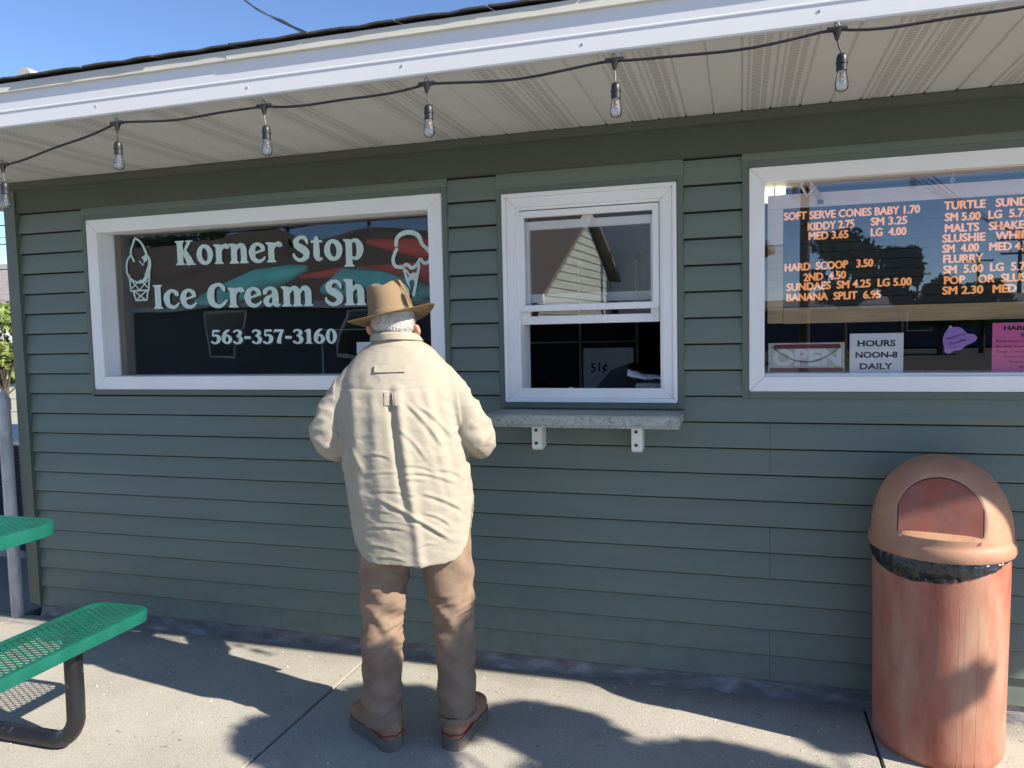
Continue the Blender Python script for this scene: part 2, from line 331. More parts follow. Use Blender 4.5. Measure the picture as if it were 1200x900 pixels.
# solid wall behind the siding, cut for the windows
def wall(x0,x1,z0,z1): sp(MB().box(x0,x1,.002,.14,z0,z1),'wall','joint')  # near-black, so gaps under the laps read as dark shade lines
ht=[(W1[0]+.03,W1[1]-.03,W1[2]+.03,W1[3]-.03),(W2[0]+.03,W2[1]-.03,W2[2]+.03,W2[3]-.03),(W3[0]+.03,W3[1]-.03,W3[2]+.03,W3[3]-.03)]
e=[XL]+[v for h in ht for v in h[:2]]+[XR]
for i in range(0,len(e),2): wall(e[i],e[i+1],0,2.6)
for h in ht: wall(h[0]+.0005,h[1]-.0005,0,h[2]); wall(h[0]+.0005,h[1]-.0005,h[3],2.6)
# corner board (an L section), frieze, mouldings
sp(MB().box(XL-.07,XL+.010,-.026,.0015,.001,2.178).box(XL-.07,XL-.045,.0018,.06,.001,2.178),'corner_board','trimg',bevel=.003)
sp(MB().box(XL+.002,XL+.012,-.034,-.027,.001,2.177),'corner_bead','trimg')
sp(MB().box(XR-.01,XR+.05,-.026,.06,.001,2.178),'corner_board','trimg',bevel=.003)
fz=2.03
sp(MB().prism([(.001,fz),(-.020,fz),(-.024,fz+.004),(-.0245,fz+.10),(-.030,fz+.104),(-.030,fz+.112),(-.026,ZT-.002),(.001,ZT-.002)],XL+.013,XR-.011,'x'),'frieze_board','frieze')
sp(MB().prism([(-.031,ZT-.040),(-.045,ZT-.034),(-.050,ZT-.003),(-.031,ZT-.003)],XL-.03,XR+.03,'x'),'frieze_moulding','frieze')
# foundation with a broken edge
fm=MB(); nx=220
for j,(zz) in enumerate((-.075,-.045,-.02,-.001)):
    for i in range(nx+1):
        x=XL+(XR-XL)*i/nx; fm.v.append((x,-.006-(.030,.013,.006,.002)[j]+.004*mn.noise((x*5,j*2.3,1)),zz if j in(0,3) else zz+.006*mn.noise((x*7,j,5))))
for j in range(3):
    for i in range(nx): a=j*(nx+1)+i; fm.f.append((a,a+1,a+nx+2,a+nx+1))
sp(fm,'foundation','foundation',smooth=True)
sp(MB().box(XL,XL+.1,-.004,8,-.07,-.002),'foundation','foundation')
# side wall, rear wall, interior
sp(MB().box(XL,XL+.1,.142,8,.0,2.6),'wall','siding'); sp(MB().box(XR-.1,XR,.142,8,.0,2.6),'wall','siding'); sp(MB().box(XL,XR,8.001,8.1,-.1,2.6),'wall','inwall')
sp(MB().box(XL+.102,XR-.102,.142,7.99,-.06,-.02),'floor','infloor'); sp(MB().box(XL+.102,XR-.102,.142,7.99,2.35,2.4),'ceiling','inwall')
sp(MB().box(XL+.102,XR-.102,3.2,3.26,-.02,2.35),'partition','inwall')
# soffit: one vinyl panel per rib; grooves between
def rib(x0,x1,ya,yb):
    mb=MB(); g=.006
    mb.prism([(x0+g,ZT),(x0+g*.2,ZT+.007),(x0+g*.2,ZT+.012),(x1+g*.2,ZT+.012),(x1+g*.2,ZT+.007),(x1-g,ZT)],ya,yb,'y'); return mb
x=-.4064*11+.0; k=0; first=None
XS=.001-.1016*43
while XS<EX1-.02:
    x0=max(XS,EX0+.01); x1=min(XS+.1016,EX1-.01)
    if x1-x0>.02:
        yb=-.0345 if x1>XL-.03 else 4.5
        rib(x0,x1,-DEP+.004,yb).build('soffit_panel','soffit',None)
        o=bpy.context.scene.collection.objects[-1]; o.parent=shop; o.matrix_parent_inverse=inv
        if XL-.03<x0: sp(MB().box(x1-.008,x1+.008,-.0335,-.0315,ZT-.004,ZT+.006),'soffit_gap','black') if False else None
    XS+=.1016
# fascia in lengths with overlaps, and drip edge
def fas(x0,x1,o=0):
    y=-DEP-o; z=ZT-.004
    return MB().prism([(y+.020,z),(y,z-.001),(y-.003,z+.004),(y-.001,z+.052),(y-.004,z+.054),(y-.004,z+.058),(y-.002,z+.060),(y-.002,z+.148),(y+.014,z+.148)],x0,x1,'x')
for i,(a,b) in enumerate(((EX0,-2.63),(-2.635,.42),(.415,EX1))): sp(fas(a,b,.0012*(i%2)),'fascia_board','fascia')
for i,(a,b) in enumerate(((EX0-.01,-1.63),(-1.632,1.4),(1.398,EX1+.01))):
    y=-DEP-.011-.002*(i%2); z=ZT+.115
    sp(MB().prism([(y+.03,z+.005),(y+.001,z),(y-.004,z+.002),(y,z+.034),(y+.10,z+.052),(y+.10,z+.048),(y+.03,z+.03)],a,b,'x'),'drip_edge','drip')
sp(MB().box(EX0-.004,EX0+.012,-DEP+.03,4.6,ZT-.003,ZT+.15),'fascia_board','fascia'); sp(MB().box(EX1-.012,EX1+.004,-DEP+.03,4.6,ZT-.003,ZT+.15),'fascia_board','fascia')
sc0=None
for k in range(13):
    xx=-4.05+.61*k+.05*math.sin(k*5)
    if sc0 is None:
        sm_=MB().lathe([(.0045,0),(.004,.0015),(.001,.0022)],0,0,8); sm_.v=[(v[0],-v[2],v[1]) for v in sm_.v]; sc0=sm_.build('screw','galv'); o=sc0
    else: o=sc0.copy(); C.objects.link(o)
    o.parent=shop; o.matrix_parent_inverse=inv; o.location=(xx,-DEP-.0035,ZT+.028+.004*math.sin(k*3))
# roof deck and the first rows of shingles
SL=.22; Z0=ZT+.155
sp(MB().prism([(-DEP+.02,Z0-.02),(-DEP+.02,Z0-.004),(3.8,Z0+SL*(3.8+DEP)),(8.4,Z0),(8.4,Z0-.02)],EX0+.014,EX1-.014,'x'),'roof_deck','shingle')
rs=random.Random(3); tabs=[]
for v in range(4):
    mb=MB(); w_=.3; t=.006; nn=5; dz=[rs.uniform(-.001,.006) for _ in range(nn+1)]
    top=[];bot=[]
    for i in range(nn+1):
        xx=.003+(w_-.006)*i/nn; top.append((xx,dz[i])); 
    vs=[(xx,0,d) for xx,d in top]+[(xx,0,d+t) for xx,d in top]+[(xx,.42,.42*SL) for xx,d in top]+[(xx,.42,.42*SL+t) for xx,d in top]
    n1=nn+1; fs=[]
    for i in range(nn): fs+=[(i,i+1,n1+i+1,n1+i),(n1+i,n1+i+1,3*n1+i+1,3*n1+i),(2*n1+i,3*n1+i,3*n1+i+1,2*n1+i+1),(i,2*n1+i,2*n1+i+1,i+1)]
    fs+=[(0,n1,3*n1,2*n1),(nn,2*n1+nn,3*n1+nn,n1+nn)]
    mb.add(vs,fs); tabs.append(mb.build('shingle','shingle',None))
used=set()
for row in range(3):
    x=EX0+.01-(.15 if row%2 else 0); k=0
    while x<EX1-.05:
        v=rs.randrange(4); o=tabs[v]
        if v in used: o=o.copy(); C.objects.link(o)
        used.add(v); o.parent=shop; o.matrix_parent_inverse=inv; o.location=(max(x,EX0),-DEP-.024+row*.14+rs.uniform(-.004,.003),Z0+.001+row*.14*SL+.003*row); x+=.3; k+=1
q=onz(33,90,2.42)
vent=MB(); vent.loft([[(.055*math.cos(a),yy,.002+.055*math.sin(a)) for a in [pi*k/12 for k in range(13)]]+[(-.04,yy,0),(.04,yy,0)] for yy in (0,.16)])
q=onz(31,90,2.36); o=sp(vent,'roof_vent','drip',smooth=True); o.location=(q.x,q.y-.01,2.352); o.scale=(.62,.62,.70)

# ------------------------------------------------------------------ windows
def casing(par,x0,x1,z0,z1,w,y0,y1,m='white',name='casing_board',bev=.002):
    """four mitred boards"""
    for poly in (((x0,z0),(x0,z1),(x0+w,z1-w),(x0+w,z0+w)),((x1,z0),(x1-w,z0+w),(x1-w,z1-w),(x1,z1)),((x0,z1),(x1,z1),(x1-w,z1-w),(x0+w,z1-w)),((x0,z0),(x0+w,z0+w),(x1-w,z0+w),(x1,z0))):
        cx=sum(p[0] for p in poly)/4; cz=sum(p[1] for p in poly)/4
        q=[(p[0]+(cx-p[0])*.0006,p[1]+(cz-p[1])*.0012) for p in poly]
        o=MB().prism(q,y0,y1,'y').build(name,m,par,bevel=bev)
def jchannel(par,x0,x1,z0,z1,bottom=True):
    t=T; y0=-.020; y1=.0
    MB().box(x0-t,x0-.001,y0,y1,z0-t,z1+t).build('trim_strip','trimg',par,bevel=.002); MB().box(x1+.001,x1+t,y0,y1,z0-t,z1+t).build('trim_strip','trimg',par,bevel=.002)
    MB().box(x0-.0008,x1+.0008,y0-.001,y1,z1+.001,z1+t).build('trim_strip','trimg',par,bevel=.002)
    MB().box(x0-.0008,x1+.0008,y0-.001,y1,z0-t,z0-.001).build('trim_strip','trimg',par,bevel=.002)
def winpart(label):
    o=bpy.data.objects.new('window',None); C.objects.link(o); o.parent=shop; o.matrix_parent_inverse=inv; o['label']=label; return o
# --- sign window
w1=winpart('wide fixed window painted with the shop name'); jchannel(w1,*W1)
casing(w1,*W1,.064,-.018,.012)
i=(W1[0]+.064,W1[1]-.064,W1[2]+.064,W1[3]-.064)
for a in ((i[0]-.02,i[0],i[2]-.02,i[3]+.02),(i[1],i[1]+.02,i[2]-.02,i[3]+.02),(i[0]+.001,i[1]-.001,i[3],i[3]+.02),(i[0]+.001,i[1]-.001,i[2]-.02,i[2])):
    MB().box(a[0],a[1],.0125,.135,a[2],a[3]).build('jamb','white',w1)
MB().box(i[0],i[1],.0885,.0925,i[2],i[3]).build('pane','glass1',w1)
MB().box(i[0]+.001,i[0]+.035,.095,.13,i[2]+.001,i[3]-.001).build('wood_stop','darkwood',w1)
# lettering -------------------------------------------------------
def cr(pts,n=8):
    out=[]; P_=[pts[0]]+list(pts)+[pts[-1]]
    for k in range(1,len(P_)-2):
        p0,p1,p2,p3=[np.array(P_[k+j-1],float) for j in range(4)]
        for t in np.linspace(0,1,n,endpoint=False): out.append(.5*((2*p1)+(-p0+p2)*t+(2*p0-5*p1+4*p2-p3)*t*t+(-p0+3*p1-3*p2+p3)*t**3))
    out.append(np.array(pts[-1],float)); return out
class Glyphs:
    def __init__(s): s.q=[]           # polygons (list of xy) 
    def stroke(s,pts,smooth=True):
        """pts: (x,y,width)"""
        P_=cr(pts) if smooth else [np.array(p,float) for p in pts]
        L=[];Rr=[]
        for k,p in enumerate(P_):
            a=P_[max(k-1,0)][:2]; b=P_[min(k+1,len(P_)-1)][:2]; d=b-a; d=d/(np.linalg.norm(d)+1e-9); nrm=np.array([-d[1],d[0]])
            L.append(p[:2]+nrm*p[2]/2); Rr.append(p[:2]-nrm*p[2]/2)
        for k in range(len(L)-1): s.q.append([tuple(L[k]),tuple(L[k+1]),tuple(Rr[k+1]),tuple(Rr[k])])
        return s
    def rect(s,x0,y0,x1,y1): s.q.append([(x0,y0),(x1,y0),(x1,y1),(x0,y1)]); return s
    def poly(s,*p): s.q.append(list(p)); return s
    def ring(s,cx,cy,rx,ry,ix,iy,n=36,tilt=0):
        for k in range(n):
            a=2*pi*k/n; b=2*pi*(k+1)/n
            f=lambda t,u,v:(cx+u*math.cos(t),cy+v*math.sin(t))
            g=lambda t:(cx+ix*math.cos(t)*math.cos(tilt)-iy*math.sin(t)*math.sin(tilt),cy+ix*math.cos(t)*math.sin(tilt)+iy*math.sin(t)*math.cos(tilt))
            s.q.append([f(a,rx,ry),f(b,rx,ry),g(b),g(a)])
        return s
S_=.25; XH=.80
def foot(g,x,w=S_,y=0,o=.07): g.poly((x-o,y),(x+w+o,y),(x+w+o,y+.045),(x+w,y+.10),(x,y+.10),(x-o,y+.045))
def flag(g,x,y,w=S_,o=.09): g.poly((x-o,y),(x-o,y-.05),(x,y-.13),(x+w*.5,y-.13),(x+w*.5,y))
def glyph(c):
    g=Glyphs(); w=.6
    if c=='K':
        g.rect(.07,0,.33,1); foot(g,.07,.26); g.poly((0,1),(0,.95),(.07,.9),(.33,.9),(.40,.95),(.40,1))
        g.stroke([(.30,.44,.10),(.48,.70,.13),(.62,.97,.15)]); g.poly((.46,1),(.46,.95),(.78,.95),(.78,1))
        g.stroke([(.36,.60,.20),(.52,.34,.27),(.68,.03,.28)]); g.poly((.44,0),(.88,0),(.88,.05),(.44,.07)); w=.9
    elif c=='I': g.rect(.07,0,.33,1); foot(g,.07,.26); g.poly((0,1),(0,.95),(.07,.9),(.33,.9),(.40,.95),(.40,1)); w=.42
    elif c=='o': g.ring(.36,XH/2,.36,XH/2+.02,.125,.27,tilt=.12); w=.74
    elif c in 'rnmh':
        x=.07; top=1.02 if c=='h' else XH
        g.rect(x,0,x+S_,top-.02); foot(g,x); flag(g,x,top)
        if c=='r': g.stroke([(x+.20,.50,.10),(x+.30,.68,.14),(x+.42,.72,.20),(x+.50,.66,.20),(x+.52,.60,.12)]); w=.62
        else:
            for k in range(2 if c=='m' else 1):
                xx=x+k*.42
                g.stroke([(xx+.22,.52,.08),(xx+.34,.70,.15),(xx+.46,.70,.22),(xx+.535,.58,.25),(xx+.545,.40,.25),(xx+.545,.0,.25)]); foot(g,xx+.42,S_,0,.06)
            w=.80 if c!='m' else 1.22
    elif c in 'ec':
        if c=='e':
            g.stroke([(.12,.36,.08),(.36,.42,.09),(.60,.50,.10)]); g.stroke([(.61,.46,.14),(.56,.64,.17),(.38,.745,.13),(.19,.64,.20),(.13,.40,.27),(.20,.15,.20),(.40,.055,.15),(.58,.12,.11),(.68,.24,.06)]); w=.70
        else: g.stroke([(.60,.52,.10),(.56,.62,.20),(.46,.72,.14),(.33,.74,.14),(.17,.60,.22),(.13,.40,.27),(.20,.15,.20),(.40,.055,.15),(.56,.12,.11),(.66,.24,.06)]); w=.68
    elif c=='C': g.stroke([(.72,.66,.06),(.68,.80,.16),(.58,.91,.16),(.44,.94,.14),(.22,.80,.24),(.14,.50,.30),(.22,.18,.24),(.46,.06,.16),(.66,.14,.13),(.82,.32,.07)]); w=.84
    elif c=='S': g.stroke([(.60,.66,.05),(.58,.80,.13),(.48,.92,.14),(.32,.93,.15),(.16,.80,.22),(.20,.62,.26),(.38,.50,.30),(.54,.36,.28),(.54,.18,.23),(.38,.06,.16),(.20,.08,.14),(.07,.20,.12),(.04,.34,.05)]); w=.70
    elif c=='t': g.stroke([(.24,.96,.10),(.235,.80,.20),(.235,.4,.25),(.24,.18,.24),(.32,.06,.16),(.46,.10,.08)]); g.poly((.02,XH-.09),(.48,XH-.09),(.48,XH),(.02,XH)); w=.50
    elif c=='p':
        g.rect(.07,-.26,.32,XH-.02); foot(g,.07,S_,-.26); flag(g,.07,XH)
        g.stroke([(.26,.62,.08),(.38,.74,.13),(.54,.68,.20),(.63,.42,.27),(.56,.14,.20),(.42,.05,.12),(.28,.13,.08)]); w=.80
    elif c=='a':
        g.stroke([(.10,.50,.14),(.11,.62,.18),(.22,.72,.14),(.38,.73,.15),(.48,.62,.22),(.51,.42,.25),(.51,.16,.25),(.57,.06,.16),(.70,.10,.06)])
        g.stroke([(.48,.47,.08),(.30,.42,.12),(.15,.28,.22),(.17,.13,.20),(.28,.06,.13),(.42,.16,.08)]); w=.72
    elif c=='-': g.rect(.04,.34,.42,.54); w=.46
    elif c=='0': g.ring(.32,.5,.32,.52,.10,.38); w=.66
    elif c=='1': g.rect(.14,0,.38,1); foot(g,.14,.24,0,.08); g.poly((.0,.80),(.14,.84),(.38,1.0),(.30,1.02),(.04,.90)); w=.50
    elif c=='3': g.stroke([(.07,.78,.10),(.12,.90,.12),(.30,.95,.14),(.46,.82,.22),(.42,.64,.20),(.24,.54,.10)]); g.stroke([(.22,.56,.08),(.42,.48,.18),(.50,.30,.25),(.44,.12,.20),(.26,.04,.13),(.10,.10,.14),(.04,.20,.14)]); w=.64
    elif c=='5': g.poly((.12,1),(.56,1),(.54,.84),(.12,.84)); g.poly((.12,1),(.20,.98),(.19,.52),(.08,.56)); g.stroke([(.14,.52,.08),(.30,.62,.14),(.48,.50,.23),(.50,.28,.25),(.40,.10,.18),(.24,.04,.13),(.10,.10,.15),(.05,.20,.12)]); w=.64
    elif c=='6': g.ring(.34,.32,.32,.34,.10,.20); g.stroke([(.15,.34,.26),(.17,.62,.24),(.34,.90,.18),(.54,1.0,.06)]); w=.68
    elif c=='7': g.poly((.04,1),(.60,1),(.56,.82),(.04,.82),(.0,.72),(.0,.80)); g.stroke([(.52,.90,.14),(.36,.50,.20),(.28,.02,.26)]); w=.60
    else: w=.38
    return g.q,w
def lettering(body,a,b,cap,y,m,par,extr=.0012):
    x=0; items=[]
    for ch in body: q,w=glyph(ch); items.append((x,q)); x+=w+.035
    tot=x-.035; sx=(b[0]-a[0])/tot
    for gx,q in items:
        if not q: continue
        mb=MB()
        for k,pl in enumerate(q):
            yy=y-.00025*(k%7); pts=[]
            for p in pl:
                u=(gx+p[0])*sx; pts.append((a[0]+u,a[1]+(b[1]-a[1])*u/(b[0]-a[0])+p[1]*cap))
            mb.prism(pts,yy,yy-extr,'y')
        mb.build('letter' if m=='mint' else 'letter_shadow',m,par)
GY=.088
def WL(px,py): q=on(px,py,GY); return (q.x,q.z)
for (s,a,b,cap) in (('Korner Stop',(207,311),(428,304),.118),('Ice Cream Shop',(181,362),(482,356.5),.118),('563-357-3160',(248,403),(396,402.5),.068)):
    A=WL(*a);B=WL(*b); lettering(s,A,B,cap,GY-.002,'mint',w1)
    lettering(s,(A[0]+.007,A[1]-.006),(B[0]+.007,B[1]-.006),cap,GY+.0075,'shadowprint',w1)
def linework(strokes,y,m,par,name):
    g=Glyphs()
    for st in strokes: g.stroke([(*WL(x,yy),wd) for x,yy,wd in st[1]],st[0])
    mb=MB()
    for k,pl in enumerate(g.q): mb.prism(pl,y-.00025*(k%7),y-.0012-.00025*(k%7),'y')
    return mb.build(name,m,par)
t_=.010
cone=[(True,[(159,279,t_),(166,285,t_),(172,298,t_*1.4),(170,306,.02)]),(True,[(159,279,t_),(155,290,t_),(154,298,t_),(158,307,t_)]),
 (True,[(155,298,t_),(150,305,t_),(149,315,t_),(152,325,t_),(162,331,t_),(170,328,.018),(174,318,.022),(176,308,.018),(173,300,.012),(167,303,.012)]),
 (False,[(152,322,t_),(154,341,t_),(175,341-1,t_),(176,312,t_)]),(False,[(157,341,t_),(160,352,t_),(173,351.5,t_),(174,340,t_)]),
 (False,[(153,327,.006),(164,340,.006),(174,328,.006)]),(False,[(155,338,.006),(165,328,.006),(175,338,.006)]),(False,[(159,342,.006),(171,351,.006)]),(False,[(172,341,.006),(161,351,.006)]),
 (False,[(164,306,.006),(168,311,.006),(170,305,.006)]),(False,[(170,322,.006),(175,318,.012)])]
linework(cone,GY-.002,'mint',w1,'cone_drawing')
t_=.016
cone2=[(True,[(464.5,289,t_),(466,279,t_*1.2),(473,273.5,t_*1.3),(483,272.5,t_*1.3),(491,277,t_*1.3),(495,286,t_),(502,293,t_),(506,301,t_*1.1),(502,307,t_),(497,308,t_),(493,304,t_),(489,310,t_),(483,314,t_),(477,310,t_),(472,313,t_),(464,312,t_),(461,305,t_),(463,297,t_),(466,291,t_)]),
 (False,[(473,312,.012),(478,330,.012),(485,347,.014),(492,310,.013)]),(False,[(476,316,.008),(484,328,.008),(488,320,.008)]),(True,[(479,329,.016),(485,322,.02),(488,332,.014)])]
linework(cone2,GY-.002,'mint',w1,'cone_drawing')

# --- serving window
w2=winpart('double hung serving window with its lower sash raised'); jchannel(w2,*W2)
casing(w2,*W2,.016,-.030,.0)
casing(w2,W2[0]+.0162,W2[1]-.0162,W2[2]+.0162,W2[3]-.0162,.040,-.018,.0,name='frame_bar')
casing(w2,W2[0]+.0564,W2[1]-.0564,W2[2]+.02,W2[3]-.0564,.010,-.006,.14,name='frame_bar',bev=0)
sx0,sx1=-.889,-.311; 
casing(w2,sx0,sx1,1.462,1.874,.026,.004,.032,name='sash_rail',bev=.002)      # upper sash
MB().box(sx0+.0262,sx1-.0262,.016,.019,1.4882,1.8478).build('pane','glass2',w2)
lz0,lz1=1.408,1.835
casing(w2,sx0+.004,sx1-.004,lz0,lz1,.034,.040,.068,m='white',name='sash_rail',bev=.002)   # lower sash pushed up behind it
MB().box(sx0+.0385,sx1-.0385,.052,.055,lz0+.034,lz1-.034).build('pane','glass2',w2)
MB().box(sx0+.002,sx1-.002,.072,.092,1.500,1.535).build('screen_rail','insect',w2,bevel=.002)
MB().prism([(-.632,lz1-.002),(-.620,lz1+.020),(-.585,lz1+.020),(-.573,lz1-.002)],.038,.066,'y').build('sash_latch','white',w2,bevel=.003)
MB().box(sx0,sx1,.004,.018,1.107,1.142).build('sill_bar','white',w2,bevel=.002); MB().box(sx0,sx1,.0185,.135,1.100,1.128).build('sill_track','white',w2,bevel=.001)
# --- menu window
w3=winpart('wide fixed window with the menu board behind it'); jchannel(w3,*W3)
casing(w3,*W3,.056,-.018,.012)
i3=(W3[0]+.056,W3[1]-.056,W3[2]+.066,W3[3]-.054)
for a in ((i3[0]-.02,i3[0],i3[2]-.02,i3[3]+.02),(i3[1],i3[1]+.02,i3[2]-.02,i3[3]+.02),(i3[0]+.001,i3[1]-.001,i3[3],i3[3]+.02),(i3[0]+.001,i3[1]-.001,i3[2]-.02,i3[2])):
    MB().box(a[0],a[1],.0125,.20,a[2],a[3]).build('jamb','white',w3)
MB().box(i3[0],i3[1],.046,.050,i3[2],i3[3]).build('pane','glass3',w3)

# ------------------------------------------------------------------ menu board and window signs
MY=.105
def WM(px,py,y=MY): q=on(px,py,y); return (q.x,q.z)
bx0,bx1=.099,2.25; mx0=WM(918,300)[0]; mt=WM(1060,236)[1]; mb_=WM(1060,357)[1]
menu=thing('menu_board','black grooved letter board with orange menu lettering inside the right window','menu board',(1.1,MY+.03,mb_))
def mp(mb,name,m,**k): o=mb.build(name,m,menu,**k); o.matrix_parent_inverse=Matrix.Translation((-1.1,-(MY+.03),-mb_)); return o
mp(MB().box(bx0,bx1,MY+.004,MY+.03,mt+.001,i3[3]-.034),'header_board','paleboard')
mp(MB().box(bx0,mx0-.001,MY+.0045,MY+.03,WM(905,287)[1],mt),'side_board','paleboard'); mp(MB().box(bx0,mx0-.001,MY+.0045,MY+.03,mb_-.06,WM(905,288)[1]-.001),'side_board','wood')
mp(MB().box(mx0-.0005,bx1,MY+.0,MY+.035,mb_-.062,mb_-.0005),'bottom_rail','wood',bevel=.002)
ng=11; gh=(mt-mb_)/ng
gm=MB()
for k in range(ng): gm.box(mx0,bx1,MY+.005,MY+.02,mb_+k*gh+.0022,mb_+(k+1)*gh-.0006)
o=mp(gm,'letter_panel','menublack'); mp(MB().box(mx0,bx1,MY+.0205,MY+.028,mb_,mt),'back_panel','ink')
rows=[('SOFT SERVE CONES BABY 1.70',(919,258),(1078,249)),('KIDDY 2.75',(947,270),(1001,266)),('SM 3.25',(1021,264),(1063,262)),('MED 3.65',(948,281),(994,278.5)),('LG  4.00',(1021,276.5),(1062,275)),
('HARD  SCOOP   3.50',(920,318),(1023,312)),('2ND  4.50',(942,329.5),(991,326)),('SUNDAES  SM 4.25',(922,341),(1020,336)),('LG 5.00',(1029,335.5),(1068,334)),('BANANA  SPLIT  6.95',(922,353),(1032,349)),
('TURTLE   SUNDAE',(1107,245.5),(1222,239)),('SM 5.00',(1108,259),(1149,257)),('LG  5.75',(1159,256),(1206,253)),('MALTS   SHAKES',(1108,272),(1207,267)),('SLUSHIE   WHIP',(1105,284),(1204,279)),
('SM  4.00',(1105,296),(1147,294)),('MED 4.75',(1160,293.5),(1212,292)),('FLURRY',(1106,308),(1152,306.5)),('SM  5.00',(1106,320.5),(1152,318.5)),('LG  5.75',(1161,317.5),(1208,316)),
('POP    OR  SLUSH',(1107,333),(1212,328.5)),('SM 2.30',(1105,345),(1152,343.5)),('MED  3.00',(1164,343),(1224,341))]
for s,a,b in rows:
    A=WM(*a);B=WM(*b); o=text(s,A,B,.0300,MY+.0042,'orange',menu,bold=0,extrude=.002,double=.0016); o.matrix_parent_inverse=Matrix.Translation((-1.1,-(MY+.03),-mb_))
def flat(name,label,cat,px0,py0,px1,py1,y,m,th=.003,lean=.0):
    a=on(px0,py1,y); b=on(px1,py0,y); t=thing(name,label,cat,((a.x+b.x)/2,y,a.z))
    w_=(b.x-a.x)/2; h=b.z-a.z
    MB().box(-w_,w_,0,th,0,h).build('sheet',m,t); return t,w_,h
SYY=.062
t,w_,h=flat('open_sign','faded hanging OPEN sign with two dark red bars, leaning in the window corner','sign',900.5,401,990,437.5,SYY,'signface',.006)
for z0 in (h-.022,.005): MB().box(-w_+.02 if z0>.02 else -w_+.004,w_-.016 if z0>.02 else w_-.004,-.0012,.0,z0,z0+.016).build('bar','signred',t)
o=text('OPEN',(-w_+.016,.032),(w_-.012,.032),.062,-.0004,'signletter',t,bold=.045,extrude=.001)
cs=[]
for k in range(15):
    u=k/14*2-1; cs.append((u*(w_-.012),-.006,h-.012-.062*(1-u*u)))
MB().tube(cs,.0016,6).build('hanging_cord','pole',t)
t,w_,h=flat('hours_sign','white paper sign reading HOURS NOON-8 DAILY, right of the OPEN sign','sign',995.5,390,1059,438.5,SYY-.004,'paper',.0015)
for k,(s,u) in enumerate((('HOURS',.065),('NOON-8',.072),('DAILY',.057))): text(s,(-u,h-.048-.043*k),(u,h-.048-.043*k),.023,-.0004,'ink',t,bold=.03,extrude=.0006)
t,w_,h=flat('pink_flyer','bright pink paper flyer of hard ice cream flavours, cut off by the photo edge','flyer',1162,377,1236,437,SYY,'pink',.0015)
text('HARD-DIP',(-w_+.035,h-.026),(w_-.02,h-.026),.015,-.0004,'ink',t,bold=.045,extrude=.0005); text('FLAVORS',(-w_+.09,h-.052),(w_-.05,h-.052),.014,-.0004,'ink',t,bold=.04,extrude=.0005)
for k,(s,u) in enumerate((('Butter Pecan, Vanilla, Rainbow',.012),('Sherbet, Caramel, Cookie',.010),('Dough, Cookies and Cream',.012),('Cotton Candy, Mint',.035),('Blueberry, Cherry',.055),('Bubble Gum',.085))):
    text(s,(-w_+u,h-.070-.0185*k),(w_-u,h-.070-.0185*k),.0095,-.0004,'dimink',t,bold=.012,extrude=.0004)
q=on(1124,400,SYY); t=thing('paper_scoop','purple cut paper ice cream scoop with handwriting, stuck on the dark glass','paper cutout',(q.x,SYY,q.z-.045))
sc=[(1107,411),(1105,398),(1109,388),(1117,383.5),(1126,384),(1134,391),(1141,391.5),(1145,396),(1141,401),(1132,405),(1126,410),(1118,411),(1113,414.5),(1108,413)]
pl=[(on(x,y,SYY).x-q.x,on(x,y,SYY).z-q.z+.045) for x,y in sc]; pl=[tuple(v) for v in cr([(a,b) for a,b in pl]+[pl[0]],4)][:-1]
MB().prism(pl,0,.0012,'y').build('sheet','purple',t)
text('Raspberry',(-.042,.050),(.018,.070),.010,-.0004,'ink',t,bold=.0,extrude=.0004); text('Truffle',(-.034,.028),(.022,.047),.011,-.0004,'ink',t,bold=.0,extrude=.0004)
MB().prism([(-.045,.075),(-.03,.105),(-.022,.098)],.0015,.003,'y').build('paper_tip','insect',t)
tl=thing('tube_lamp','short glowing tube lamp high in the left corner of the menu window','lamp',(.11,.16,1.90)); em=bpy.data.materials.new('tube_glow'); em.use_nodes=True; em.node_tree.nodes['Principled BSDF'].inputs['Emission Color'].default_value=(1,.95,.62,1); em.node_tree.nodes['Principled BSDF'].inputs['Emission Strength'].default_value=.75
MB().box(-.02,.055,-.018,.0,-.0,.016).build('tube',em,tl); MB().box(-.02,.055,-.018,.0,-.030,-.012).build('tube',em,tl); MB().box(-.022,.057,.001,.02,-.034,.022).build('housing','white',tl); MB().box(.012,.018,-.022,-.0185,-.034,.022).build('bracket','galv',tl)
# small hook and hanging ornament at the top of the menu window
q=on(946,205,.07); t=thing('hanging_ornament','small white and brown paper cone ornament hanging before the menu','ornament',(q.x,.07,q.z-.10))
MB().tube([(-.012,0,.098),(-.02,0,.06),(.0,0,.02),(.02,0,.045),(.012,0,.09),(-.01,0,.10)],.006,6).build('cream_loop','paper',t,smooth=True)
MB().loft([[(.002+r*math.cos(a)+dx,r*math.sin(a)*.5,z) for a in [2*pi*k/10 for k in range(10)]] for r,z,dx in ((.006,.0,.045),(.014,.03,.03),(.013,.06,.012))]).build('wafer_cone','wood',t,smooth=True)
MB().box(.036,.058,-.006,.006,-.012,.004).build('cone_tip','signred',t); MB().tube([(-.01,0,.10),(-.01,0,.13)],.0012,5).build('thread','paper',t)
q=on(1116,208,.06)
t=thing('ceiling_hook_ring','tiny white ring hanging at the top of the menu window','ring',(q.x,.058,q.z-.01))
MB().tube([(.006*math.cos(a),0,.006*math.sin(a)) for a in [2*pi*k/14 for k in range(15)]],.0013,5,False).build('ring','paper',t); MB().tube([(0,0,.006),(0,0,.03)],.0008,4).build('thread','paper',t)

